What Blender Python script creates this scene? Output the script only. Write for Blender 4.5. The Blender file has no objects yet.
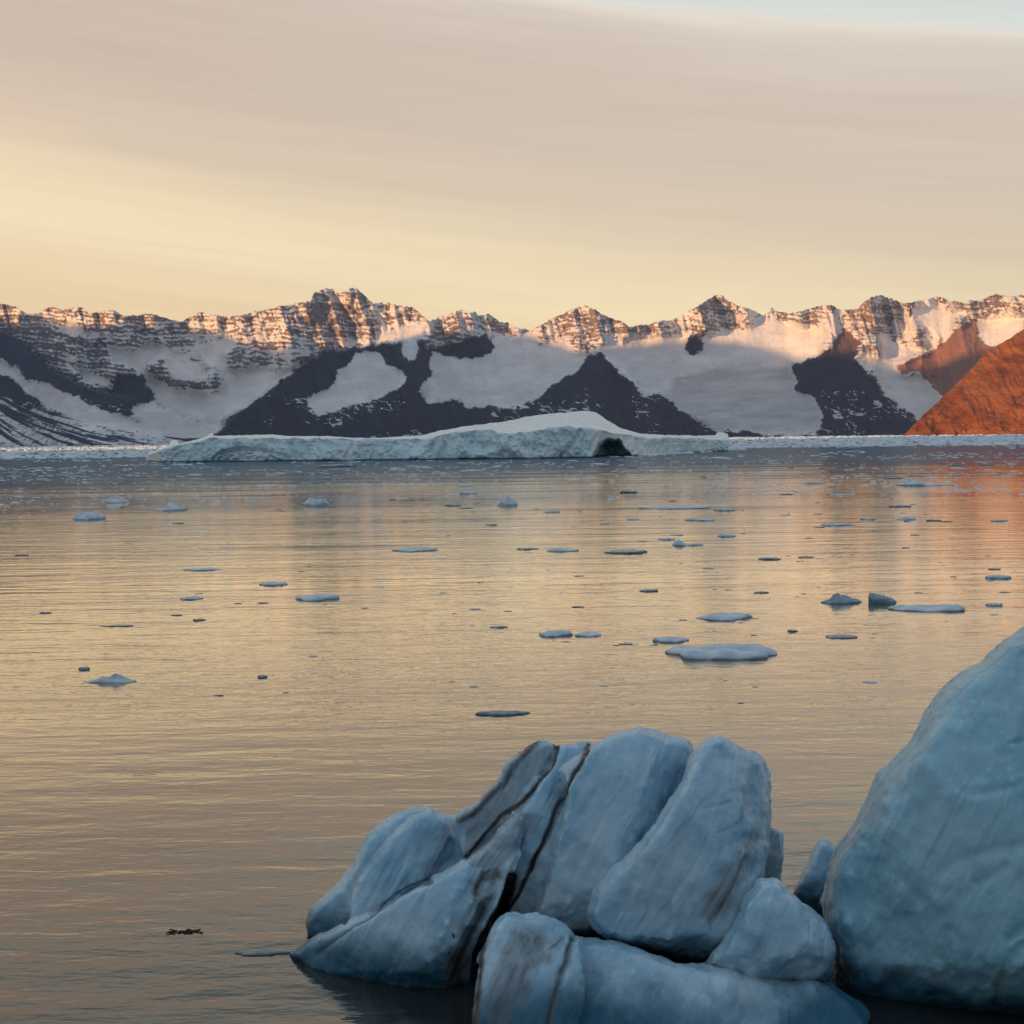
import bpy, math
import numpy as np
from mathutils import Matrix, Vector

R = math.radians
rng = np.random.default_rng(11)
scene = bpy.context.scene
COL = scene.collection

# ---------------------------------------------------------------- camera
F = 1400.0                      # focal length in pixels of the 1024 frame
CAM_H = 8.0
PITCH, ROLL = math.atan(73.5 / F), R(0.727)
fw = np.array([0, math.cos(PITCH), -math.sin(PITCH)])
up0 = np.array([0, math.sin(PITCH), math.cos(PITCH)])
rt0 = np.array([1.0, 0, 0])
rt = math.cos(ROLL) * rt0 - math.sin(ROLL) * up0
up = math.sin(ROLL) * rt0 + math.cos(ROLL) * up0
CAM = np.array([0, 0, CAM_H])
cam = bpy.data.cameras.new('camera')
cam.sensor_width = 36.0
cam.lens = 36.0 * F / 1024.0
cam.clip_start, cam.clip_end = 0.5, 60000.0
camo = bpy.data.objects.new('camera', cam)
COL.objects.link(camo)
camo.matrix_world = Matrix(((rt[0], up[0], -fw[0], 0), (rt[1], up[1], -fw[1], 0),
                            (rt[2], up[2], -fw[2], CAM_H), (0, 0, 0, 1)))
scene.camera = camo


def ray(px, py):
    a = (np.asarray(px, float) - 512) / F
    b = (512 - np.asarray(py, float)) / F
    return fw + a[..., None] * rt + b[..., None] * up


def at_depth(px, py, Y):
    """point on the line of sight whose distance along the world y axis is Y"""
    d = ray(px, py)
    return CAM + d * (np.asarray(Y, float) / d[..., 1])[..., None]


def on_water(px, py):
    d = ray(px, py)
    return CAM + d * (-CAM_H / d[..., 2])[..., None]


def to_px(P):
    q = P - CAM
    z = q @ fw
    return 512 + F * (q @ rt) / z, 512 - F * (q @ up) / z


def horizon(px):
    return 438.5 - (np.asarray(px, float) - 512) * math.tan(ROLL)


# ---------------------------------------------------------------- noise
T2 = rng.random((256, 256))
T3 = rng.random((64, 64, 64))


def vn2(x, y):
    x, y = np.asarray(x, float), np.asarray(y, float)
    xi, yi = np.floor(x).astype(int), np.floor(y).astype(int)
    u, v = x - xi, y - yi
    u, v = u * u * u * (u * (u * 6 - 15) + 10), v * v * v * (v * (v * 6 - 15) + 10)
    a, b, c, d = xi & 255, (xi + 1) & 255, yi & 255, (yi + 1) & 255
    return ((T2[a, c] * (1 - u) + T2[b, c] * u) * (1 - v) + (T2[a, d] * (1 - u) + T2[b, d] * u) * v) * 2 - 1


def fbm2(x, y, o=4, g=0.5):
    s, a, t = 0, 1.0, 0
    for i in range(o):
        s = s + a * vn2(x * 2 ** i + 17.3 * i, y * 2 ** i + 5.1 * i)
        t += a
        a *= g
    return s / t


def ridge2(x, y, o=3):
    s, a, t = 0, 1.0, 0
    for i in range(o):
        s = s + a * (1 - 2 * np.abs(vn2(x * 2 ** i + 7.7 * i, y * 2 ** i + 3.3 * i)))
        t += a
        a *= 0.5
    return s / t


def vn3(p):
    i = np.floor(p).astype(int)
    f = p - i
    f = f * f * f * (f * (f * 6 - 15) + 10)
    r = 0
    for dx in (0, 1):
        for dy in (0, 1):
            for dz in (0, 1):
                w = (f[:, 0] if dx else 1 - f[:, 0]) * (f[:, 1] if dy else 1 - f[:, 1]) * (f[:, 2] if dz else 1 - f[:, 2])
                r = r + w * T3[(i[:, 0] + dx) & 63, (i[:, 1] + dy) & 63, (i[:, 2] + dz) & 63]
    return r * 2 - 1


def fbm3(p, o=4):
    s, a, t = 0, 1.0, 0
    for i in range(o):
        s = s + a * vn3(p * 2 ** i + 9.1 * i)
        t += a
        a *= 0.5
    return s / t


def sstep(a, b, x):
    t = np.clip((np.asarray(x, float) - a) / (b - a), 0, 1)
    return t * t * (3 - 2 * t)


def inside(px, py, poly):
    poly = np.asarray(poly, float)
    r = np.zeros(px.shape, bool)
    x1, y1 = poly[-1]
    bb = (px >= poly[:, 0].min()) & (px <= poly[:, 0].max()) & (py >= poly[:, 1].min()) & (py <= poly[:, 1].max())
    X, Yp, rr = px[bb], py[bb], r[bb]
    for x2, y2 in poly:
        if y1 != y2:
            c = ((y1 > Yp) != (y2 > Yp)) & (X < (x2 - x1) * (Yp - y1) / (y2 - y1) + x1)
            rr ^= c
        x1, y1 = x2, y2
    r[bb] = rr
    return r


def seg_dist(px, py, line, closed=False):
    line = np.asarray(line, float)
    d = np.full(px.shape, 1e9)
    n = len(line)
    for i in range(n if closed else n - 1):
        a, b = line[i], line[(i + 1) % n]
        e = b - a
        t = np.clip(((px - a[0]) * e[0] + (py - a[1]) * e[1]) / max(e @ e, 1e-9), 0, 1)
        d = np.minimum(d, np.hypot(px - a[0] - t * e[0], py - a[1] - t * e[1]))
    return d


# ---------------------------------------------------------------- object helpers
def mesh_obj(name, V, Fc, mat, parent=None, smooth=True):
    me = bpy.data.meshes.new(name)
    V = np.asarray(V, np.float32)
    Fc = np.asarray(Fc, np.int32)
    if Fc.ndim == 2:
        k = Fc.shape[1]
        me.vertices.add(len(V))
        me.vertices.foreach_set('co', V.ravel())
        me.loops.add(Fc.size)
        me.loops.foreach_set('vertex_index', Fc.ravel())
        me.polygons.add(len(Fc))
        me.polygons.foreach_set('loop_start', np.arange(0, Fc.size, k, dtype=np.int32))
        me.update(calc_edges=True)
        me.validate()
    if smooth:
        me.polygons.foreach_set('use_smooth', np.ones(len(me.polygons), bool))
    me.materials.append(mat)
    o = bpy.data.objects.new(name, me)
    COL.objects.link(o)
    if parent:
        o.parent = parent
    return o


def attr(o, name, vals):
    a = o.data.attributes.new(name, 'FLOAT', 'POINT')
    a.data.foreach_set('value', np.asarray(vals, np.float32))


def tag(o, label, cat, group=None, kind=None):
    if label:
        o['label'] = label
    if cat:
        o['category'] = cat
    if group:
        o['group'] = group
    if kind:
        o['kind'] = kind
    return o


def grid_faces(nr, nc):
    i = np.arange(nr * nc).reshape(nr, nc)
    return np.stack([i[:-1, :-1], i[1:, :-1], i[1:, 1:], i[:-1, 1:]], -1).reshape(-1, 4)


# ---------------------------------------------------------------- material helpers
class NT:
    def __init__(self, name):
        self.m = bpy.data.materials.new(name)
        self.m.use_nodes = True
        self.t = self.m.node_tree
        self.t.nodes.clear()
        self.out = self.t.nodes.new('ShaderNodeOutputMaterial')

    def n(self, kind, **kw):
        nd = self.t.nodes.new('ShaderNode' + kind)
        for k, v in kw.items():
            if k.startswith('i_'):
                nd.inputs[k[2:].replace('_', ' ')].default_value = v
            else:
                setattr(nd, k, v)
        return nd

    def l(self, a, b):
        self.t.links.new(a, b)

    def math(self, op, a, b=None, c=None, clamp=False):
        nd = self.n('Math', operation=op, use_clamp=clamp)
        for i, v in enumerate((a, b, c)):
            if v is None:
                continue
            if hasattr(v, 'is_linked'):
                self.l(v, nd.inputs[i])
            else:
                nd.inputs[i].default_value = v
        return nd.outputs[0]

    def mix(self, f, a, b, mode='MIX'):
        nd = self.n('Mix', data_type='RGBA', blend_type=mode)
        for s, v in ((nd.inputs[0], f), (nd.inputs[6], a), (nd.inputs[7], b)):
            if hasattr(v, 'is_linked'):
                self.l(v, s)
            elif isinstance(v, tuple):
                s.default_value = (*v, 1) if len(v) == 3 else v
            else:
                s.default_value = v
        return nd.outputs[2]

    def ramp(self, f, stops, interp='LINEAR'):
        nd = self.n('ValToRGB')
        cr = nd.color_ramp
        cr.interpolation = interp
        while len(cr.elements) < len(stops):
            cr.elements.new(0.5)
        for e, (p, c) in zip(cr.elements, stops):
            e.position = p
            e.color = (*c, 1) if len(c) == 3 else c
        self.l(f, nd.inputs[0])
        return nd.outputs[0]

    def sm(self, f, a, b):
        nd = self.n('MapRange', interpolation_type='SMOOTHSTEP')
        self.l(f, nd.inputs[0])
        nd.inputs[1].default_value, nd.inputs[2].default_value = a, b
        return nd.outputs[0]

    def noise(self, vec, scale, detail=3, rough=0.55, dist=0.0):
        nd = self.n('TexNoise')
        nd.inputs['Scale'].default_value = scale
        nd.inputs['Detail'].default_value = detail
        nd.inputs['Roughness'].default_value = rough
        nd.inputs['Distortion'].default_value = dist
        self.l(vec, nd.inputs['Vector'])
        return nd.outputs[0]

    def mapping(self, vec, scale=(1, 1, 1), rot=(0, 0, 0), loc=(0, 0, 0)):
        nd = self.n('Mapping')
        nd.inputs['Scale'].default_value = scale
        nd.inputs['Rotation'].default_value = rot
        nd.inputs['Location'].default_value = loc
        self.l(vec, nd.inputs['Vector'])
        return nd.outputs[0]


# ---------------------------------------------------------------- light: sun and sky
SUN_A, SUN_EL = R(47), R(4.0)      # travels to the right and away; elevation
SD = np.array([math.cos(SUN_A), math.sin(SUN_A)])
SP = np.array([-math.sin(SUN_A), math.cos(SUN_A)])
TAN = math.tan(SUN_EL)
sun = bpy.data.lights.new('sun', 'SUN')
sun.energy = 5.0
sun.angle = R(0.35)
sun.color = (1.0, 0.52, 0.21)
suno = bpy.data.objects.new('sun', sun)
COL.objects.link(suno)
dv = Vector((SD[0] * math.cos(SUN_EL), SD[1] * math.cos(SUN_EL), -math.sin(SUN_EL)))
suno.rotation_euler = dv.to_track_quat('-Z', 'Y').to_euler()
suno.location = (-60, -30, 60)

world = bpy.data.worlds.new('World')
scene.world = world
world.use_nodes = True
W = NT.__new__(NT)
W.t = world.node_tree
W.t.nodes.clear()
wout = W.n('OutputWorld')
tc = W.n('TexCoord')
sep = W.n('SeparateXYZ')
W.l(tc.outputs['Generated'], sep.inputs[0])
DX, DY, DZ = sep.outputs
el = W.math('MULTIPLY', W.math('ARCSINE', DZ), 57.2958)
az = W.math('MULTIPLY', W.math('ARCTAN2', DX, DY), 57.2958)
azc = W.math('MINIMUM', W.math('MAXIMUM', az, -45.0), 45.0)
cv = W.n('CombineXYZ')
W.l(W.math('MULTIPLY', az, 0.035), cv.inputs[0])
W.l(W.math('MULTIPLY', W.math('ADD', el, W.math('MULTIPLY', azc, 0.16)), 0.22), cv.inputs[1])
nz = W.noise(cv.outputs[0], 1.0, 5, 0.55, 0.4)
cv2 = W.n('CombineXYZ')
W.l(W.math('MULTIPLY', az, 0.06), cv2.inputs[0])
W.l(W.math('MULTIPLY', W.math('ADD', el, W.math('MULTIPLY', azc, 0.12)), 0.9), cv2.inputs[1])
nz2 = W.noise(cv2.outputs[0], 1.0, 4, 0.5, 0.6)
e1 = W.math('ADD', el, W.math('MULTIPLY', azc, 0.16))
e1 = W.math('ADD', e1, W.math('MULTIPLY', W.math('SUBTRACT', nz, 0.5), 2.4))
e1 = W.math('ADD', e1, W.math('MULTIPLY', W.math('SUBTRACT', nz2, 0.5), 1.6))


def lin(r, g, b):
    f = lambda c: (c / 255 / 12.92) if c / 255 < 0.04045 else ((c / 255 + 0.055) / 1.055) ** 2.4
    return (f(r), f(g), f(b))


band = W.ramp(W.math('DIVIDE', W.math('ADD', e1, 6.0), 36.0), [
    (0.0, lin(226, 186, 146)), (0.17, lin(238, 202, 158)), (0.26, lin(242, 208, 162)), (0.335, lin(246, 220, 175)),
    (0.375, lin(236, 209, 168)), (0.43, lin(214, 186, 159)), (0.50, lin(201, 176, 155)), (0.58, lin(200, 176, 157)),
    (0.642, lin(209, 191, 172)), (0.660, lin(222, 207, 191)), (0.671, lin(209, 209, 201)), (0.70, lin(202, 204, 198)),
    (0.76, lin(186, 186, 184)), (0.88, lin(150, 160, 168)), (1.0, lin(128, 142, 158))])
cv3 = W.n('CombineXYZ')
W.l(W.math('MULTIPLY', az, 0.05), cv3.inputs[0])
W.l(W.math('MULTIPLY', W.math('ADD', el, W.math('MULTIPLY', azc, 0.10)), 2.0), cv3.inputs[1])
nz4 = W.noise(cv3.outputs[0], 1.0, 5, 0.6, 0.8)
streak = W.math('ADD', W.math('ADD', 0.85, W.math('MULTIPLY', nz2, 0.12)), W.math('MULTIPLY', nz4, 0.19))
vm = W.n('VectorMath', operation='SCALE')
W.l(band, vm.inputs[0])
W.l(streak, vm.inputs[3])
# rest of the dome: grey-blue cloud and clear patches away from the sunset
nz3 = W.noise(W.mapping(tc.outputs['Generated'], (1.5, 1.5, 4)), 1.0, 5, 0.55, 0.5)
dome = W.ramp(nz3, [(0.3, (0.23, 0.30, 0.38)), (0.55, (0.29, 0.345, 0.41)), (0.75, (0.37, 0.395, 0.42))])
hz = W.ramp(W.math('DIVIDE', el, 90.0), [(0.0, (0.46, 0.47, 0.50)), (0.22, (0.76, 0.78, 0.81)), (1.0, (1.5, 1.48, 1.47))])
dome = W.mix(1.0, dome, hz, 'MULTIPLY')
upf = W.sm(el, 25.0, 50.0)
backf = W.sm(DY, 0.45, -0.15)
fac = W.math('MAXIMUM', upf, backf)
skyc = W.mix(fac, vm.outputs[0], dome)
nish = W.n('TexSky', sky_type='NISHITA')
nish.sun_disc = False
nish.sun_elevation = SUN_EL
nish.sun_rotation = math.atan2(-SD[0], -SD[1])
bg1 = W.n('Background')
W.l(skyc, bg1.inputs[0])
bg1.inputs[1].default_value = 0.82
bg2 = W.n('Background')
W.l(nish.outputs[0], bg2.inputs[0])
bg2.inputs[1].default_value = 0.05
ads = W.n('AddShader')
W.l(bg1.outputs[0], ads.inputs[0])
W.l(bg2.outputs[0], ads.inputs[1])
W.l(ads.outputs[0], wout.inputs[0])

# ---------------------------------------------------------------- materials
def mat_terrain():
    M = NT('snow_and_rock')
    g = M.n('NewGeometry').outputs['Position']
    a = M.n('Attribute', attribute_name='snow').outputs['Fac']
    wm = M.n('Attribute', attribute_name='warm').outputs['Fac']
    dr = M.n('Attribute', attribute_name='dirt').outputs['Fac']
    n1 = M.noise(M.mapping(g, (0.022, 0.022, 0.045)), 1.0, 6, 0.68)
    n2 = M.noise(M.mapping(g, (0.004, 0.004, 0.012)), 1.0, 4, 0.6)
    bd = M.n('Attribute', attribute_name='beds').outputs['Fac']
    n4 = M.noise(M.mapping(g, (0.034, 0.034, 0.075)), 1.0, 5, 0.7)
    f = M.math('ADD', a, M.math('MULTIPLY', M.math('SUBTRACT', n1, 0.5), 1.35))
    f = M.math('ADD', f, M.math('MULTIPLY', M.math('MULTIPLY', M.math('SUBTRACT', n4, 0.5), bd), 1.7))
    f = M.sm(f, 0.37, 0.63)
    f = M.math('MAXIMUM', f, M.math('MULTIPLY', bd, M.math('MULTIPLY', n1, 0.30)))   # wind-blown dusting on the ledges
    rock = M.mix(n1, (0.012, 0.019, 0.036), (0.034, 0.039, 0.060))
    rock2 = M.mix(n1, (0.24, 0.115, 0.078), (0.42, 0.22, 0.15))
    rock = M.mix(wm, rock, rock2)  # brown rock; also carries the sunlit tone painted on upper rock
    n6 = M.noise(M.mapping(g, (0.010, 0.010, 0.0016)), 1.0, 5, 0.65, 0.6)
    snow = M.mix(M.sm(n2, 0.35, 0.7), (0.76, 0.73, 0.73), (0.93, 0.91, 0.89))
    snow = M.mix(M.math('MULTIPLY', M.sm(n6, 0.52, 0.70), 0.35), snow, (0.55, 0.54, 0.56))
    snow = M.mix(dr, snow, (0.40, 0.39, 0.39))
    c = M.mix(f, rock, snow)
    p = M.n('BsdfPrincipled')
    M.l(c, p.inputs['Base Color'])
    p.inputs['Roughness'].default_value = 0.85
    p.inputs['Specular IOR Level'].default_value = 0.15
    b = M.n('Bump', i_Strength=0.9, i_Distance=14.0)
    M.l(n1, b.inputs['Height'])
    M.l(b.outputs[0], p.inputs['Normal'])
    M.l(p.outputs[0], M.out.inputs[0])
    return M.m


def mat_red_hill():
    M = NT('red_scree')
    g = M.n('NewGeometry').outputs['Position']
    n1 = M.noise(M.mapping(g, (0.012, 0.012, 0.02)), 1.0, 7, 0.65)
    n2 = M.noise(M.mapping(g, (0.003, 0.003, 0.02), (0, 0.35, 0)), 1.0, 5, 0.6, 0.6)
    n3 = M.noise(M.mapping(g, (0.05, 0.05, 0.05)), 1.0, 4, 0.6)
    c = M.mix(M.sm(n2, 0.35, 0.7), (0.27, 0.082, 0.022), (0.43, 0.155, 0.055))
    c = M.mix(M.math('MULTIPLY', M.sm(n1, 0.44, 0.66), 0.75), c, (0.14, 0.042, 0.018))
    c = M.mix(M.math('MULTIPLY', M.sm(n3, 0.55, 0.75), 0.35), c, (0.46, 0.22, 0.12))
    p = M.n('BsdfPrincipled')
    M.l(c, p.inputs['Base Color'])
    p.inputs['Roughness'].default_value = 0.9
    p.inputs['Specular IOR Level'].default_value = 0.1
    b = M.n('Bump', i_Strength=1.0, i_Distance=26.0)
    M.l(n1, b.inputs['Height'])
    M.l(b.outputs[0], p.inputs['Normal'])
    M.l(p.outputs[0], M.out.inputs[0])
    return M.m


def mat_water():
    M = NT('sea_water')
    g = M.n('NewGeometry').outputs['Position']
    rot = (0, 0, R(-7))
    # metre swell, ripples and fine capillary texture, all as height
    a = M.noise(M.mapping(g, (0.012, 0.05, 1), rot), 1.0, 2, 0.5)
    b_ = M.noise(M.mapping(g, (0.16, 0.6, 1), (0, 0, R(-10))), 1.0, 3, 0.5, 0.3)
    c = M.noise(M.mapping(g, (0.8, 2.2, 1), (0, 0, R(-5))), 1.0, 3, 0.55, 0.4)
    d = M.noise(M.mapping(g, (3.2, 8.0, 1), (0, 0, R(-14))), 1.0, 2, 0.5, 0.3)
    patch = M.noise(M.mapping(g, (0.006, 0.03, 1)), 1.0, 4, 0.6, 0.5)
    calm = M.ramp(patch, [(0.36, (0.25,) * 3), (0.6, (1.05,) * 3)])
    e = M.noise(M.mapping(g, (0.028, 0.21, 1), (0, 0, R(-4))), 1.0, 3, 0.55, 0.5)
    h = M.math('ADD', M.math('MULTIPLY', a, 0.10), M.math('MULTIPLY', e, 0.055))
    h = M.math('ADD', h, M.math('MULTIPLY', b_, 0.048))
    h2 = M.math('ADD', M.math('MULTIPLY', c, 0.024), M.math('MULTIPLY', d, 0.0055))
    h = M.math('ADD', h, M.math('MULTIPLY', h2, calm))
    b = M.n('Bump', i_Strength=1.0, i_Distance=1.0)
    M.l(h, b.inputs['Height'])
    # silty water: reflectance climbs steeply towards grazing, dark grey-green body below
    fr = M.n('Fresnel', i_IOR=1.32)
    M.l(b.outputs[0], fr.inputs['Normal'])
    gl = M.n('BsdfGlossy')
    gl.inputs['Color'].default_value = (1.0, 0.915, 0.79, 1)  # silty cast, with golden light tinted into the reflection
    sp = M.n('SeparateXYZ')
    M.l(g, sp.inputs[0])
    gl.inputs['Roughness'].default_value = 0.05
    # brash slush films, also painting in the grey-blue sheen of ruffled water, thick in the outer bay, thinning to drift lines nearer in
    far = M.math('ADD', sp.outputs[1], M.math('MULTIPLY', M.math('SUBTRACT', patch, 0.5), 240.0))
    far = M.math('SUBTRACT', far, M.math('MULTIPLY', sp.outputs[0], 0.30))
    rz = M.sm(far, 60.0, 520.0)
    film = M.noise(M.mapping(g, (0.014, 0.075, 1), (0, 0, R(-3))), 1.0, 7, 0.70, 0.4)
    rz = M.math('MULTIPLY', M.sm(M.math('ADD', film, M.math('MULTIPLY', M.math('SUBTRACT', rz, 0.42), 0.34)), 0.44, 0.63), 0.76)
    M.l(b.outputs[0], gl.inputs['Normal'])
    df = M.n('BsdfDiffuse')
    M.l(M.mix(rz, (0.022, 0.027, 0.03), (0.17, 0.235, 0.285)), df.inputs['Color'])
    mx = M.n('MixShader')
    M.l(M.math('MULTIPLY', M.math('MULTIPLY', fr.outputs[0], 1.85, clamp=True), M.math('SUBTRACT', 1.0, rz)), mx.inputs[0])
    M.l(df.outputs[0], mx.inputs[1])
    M.l(gl.outputs[0], mx.inputs[2])
    M.l(mx.outputs[0], M.out.inputs[0])
    return M.m


def mat_ice(name, col_a, col_b, scale, sss=0.65, radius=(0.25, 0.6, 0.9), rad=0.5, bump=0.045, rough=0.24, wet=0.8, wet_shade_col=(0.04, 0.14, 0.21), layered=True):
    M = NT(name)
    g = M.n('NewGeometry').outputs['Position']
    n1 = M.noise(M.mapping(g, (scale, scale, scale)), 1.0, 5, 0.55, 0.3)
    n2 = M.noise(M.mapping(g, (scale * 6, scale * 6, scale * 6)), 1.0, 6, 0.65)
    lay = M.n('Attribute', attribute_name='layer').outputs['Vector']
    if layered:
        n3 = M.noise(lay, 1.0, 5, 0.6, 0.2)
        n5 = M.noise(M.mapping(lay, (1, 2.6, 2.6), (0, 0, 0), (3, 7, 1)), 1.0, 4, 0.6)
    else:
        n3 = M.noise(M.mapping(g, (scale * 4, scale * 4, scale * 1.2)), 1.0, 3, 0.5, 0.5)
        n5 = n1
    dirt = M.n('Attribute', attribute_name='dirt').outputs['Fac']
    c = M.mix(M.sm(n1, 0.3, 0.7), col_a, col_b)
    c = M.mix(M.math('MULTIPLY', M.sm(n3, 0.48, 0.72), 0.32), c, tuple(0.66 * v for v in col_a))
    c = M.mix(M.math('MULTIPLY', M.sm(n5, 0.56, 0.72), 0.30), c, tuple(min(0.8, 1.45 * v) for v in col_b))
    if layered:        # frosted, bubbly ice on the exposed edges
        pt = M.n('NewGeometry').outputs['Pointiness']
        c = M.mix(M.math('MULTIPLY', M.sm(pt, 0.505, 0.56), 0.55), c, tuple(min(0.85, 1.5 * v) for v in col_b))
    sx = M.n('SeparateXYZ')
    M.l(g, sx.inputs[0])
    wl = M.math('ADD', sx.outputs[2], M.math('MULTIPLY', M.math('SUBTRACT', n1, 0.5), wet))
    wet_shade_f = M.sm(wl, wet, wet * 0.25)
    c = M.mix(wet_shade_f, c, wet_shade_col)       # clear washed ice at the waterline, plus shade on lower faces put into colour
    df = M.math('ADD', dirt, M.math('MULTIPLY', M.math('SUBTRACT', n5, 0.5), 0.65))
    df = M.math('MULTIPLY', M.sm(df, 0.12, 1.0), M.sm(dirt, 0.02, 0.2))
    c = M.mix(df, c, M.mix(M.sm(df, 0.45, 0.95), (0.13, 0.115, 0.105), (0.03, 0.029, 0.03)))
    p = M.n('BsdfPrincipled')
    M.l(c, p.inputs['Base Color'])
    M.l(M.math('ADD', rough - 0.12, M.math('MULTIPLY', n1, 0.3)), p.inputs['Roughness'])
    p.inputs['IOR'].default_value = 1.31
    M.l(M.math('MULTIPLY', M.math('SUBTRACT', 1.0, df), sss), p.inputs['Subsurface Weight'])
    p.inputs['Subsurface Radius'].default_value = radius
    p.inputs['Subsurface Scale'].default_value = rad
    b = M.n('Bump', i_Strength=0.7, i_Distance=bump)
    M.l(M.math('ADD', n2, M.math('MULTIPLY', M.sm(n3, 0.4, 0.62), 0.30)), b.inputs['Height'])
    M.l(b.outputs[0], p.inputs['Normal'])
    M.l(p.outputs[0], M.out.inputs[0])
    return M.m


def mat_plain(name, ca, cb, scale, rough=0.6):
    M = NT(name)
    g = M.n('NewGeometry').outputs['Position']
    n1 = M.noise(M.mapping(g, (scale, scale, scale)), 1.0, 4, 0.6)
    p = M.n('BsdfPrincipled')
    M.l(M.mix(M.sm(n1, 0.35, 0.65), ca, cb), p.inputs['Base Color'])
    p.inputs['Roughness'].default_value = rough
    b = M.n('Bump', i_Strength=0.6, i_Distance=0.2 / scale)
    M.l(n1, b.inputs['Height'])
    M.l(b.outputs[0], p.inputs['Normal'])
    M.l(p.outputs[0], M.out.inputs[0])
    return M.m


M_TER, M_RED, M_SEA = mat_terrain(), mat_red_hill(), mat_water()
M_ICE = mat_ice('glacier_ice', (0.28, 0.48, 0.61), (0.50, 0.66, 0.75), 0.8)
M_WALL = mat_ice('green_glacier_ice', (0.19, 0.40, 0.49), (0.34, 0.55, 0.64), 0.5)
M_BERG = mat_ice('berg_ice', (0.52, 0.69, 0.73), (0.72, 0.83, 0.85), 0.07, 0.0, bump=0.35, wet=1.0, wet_shade_col=(0.04, 0.10, 0.12), layered=False)
M_FLOE = mat_plain('floe_ice', (0.40, 0.52, 0.60), (0.66, 0.73, 0.78), 1.2)
M_DARK = mat_plain('dark_wet_ice', (0.10, 0.15, 0.18), (0.22, 0.28, 0.32), 2.5, 0.25)  # wet ice; shade against bright water is put into the dark colour
M_MID = mat_plain('blue_wet_ice', (0.12, 0.21, 0.27), (0.28, 0.38, 0.43), 1.6, 0.35)
M_BRASH = mat_plain('brash_ice', (0.58, 0.69, 0.77), (0.80, 0.85, 0.88), 0.08)
M_WEED = mat_plain('dark_weed', (0.010, 0.010, 0.009), (0.03, 0.026, 0.02), 9.0)

# ---------------------------------------------------------------- water
wv = [(-9500, -6500, 0), (9500, -6500, 0), (9500, 12500, 0), (-9500, 12500, 0)]
sea = mesh_obj('water', wv, [(0, 1, 2, 3)], M_SEA, smooth=False)
tag(sea, None, None, kind='structure')

# ---------------------------------------------------------------- far range
S = 260 / 1024
ORG = {1: (0, 270), 2: (250, 270), 3: (500, 270), 4: (764, 270)}


def Z(r, pts):
    return [(ORG[r][0] + x * S, ORG[r][1] + y * S) for x, y in pts]


sky_line = (
    [(-500, 300), (-380, 322), (-260, 308), (-150, 318), (-70, 304)] +
    Z(1, [(0, 137), (40, 140), (70, 150), (95, 170), (150, 172), (180, 155), (210, 147), (245, 160), (290, 145), (325, 150),
          (350, 175), (400, 162), (450, 158), (490, 182), (540, 178), (580, 172), (630, 180), (680, 195), (720, 208),
          (745, 190), (790, 172), (840, 178), (880, 182), (940, 178)]) +
    Z(2, [(0, 172), (60, 155), (130, 140), (240, 122), (250, 95), (290, 80), (330, 78), (350, 95), (385, 85), (405, 68),
          (430, 85), (470, 120), (490, 132), (540, 130), (580, 145), (640, 148), (690, 190), (710, 210), (740, 190),
          (790, 175), (835, 158), (860, 170), (885, 165), (900, 180), (940, 175), (980, 205)]) +
    Z(3, [(0, 208), (35, 212), (60, 232), (125, 238), (140, 225), (200, 195), (260, 165), (325, 137), (370, 155), (420, 185),
          (470, 200), (515, 225), (560, 217), (610, 205), (660, 200), (720, 175), (780, 145), (820, 120), (850, 102),
          (870, 100), (900, 125), (940, 142), (980, 150)]) +
    Z(4, [(0, 178), (20, 165), (30, 148), (45, 160), (100, 172), (160, 160), (220, 142), (260, 138), (300, 155), (370, 150),
          (390, 130), (420, 110), (460, 102), (500, 110), (540, 128), (590, 125), (610, 118), (640, 115), (680, 107),
          (720, 112), (740, 128), (800, 122), (860, 118), (915, 95), (960, 105), (1024, 103)]) +
    [(1060, 301), (1150, 292), (1260, 312), (1380, 296), (1520, 310)])
sky_line = np.array(sky_line)

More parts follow.
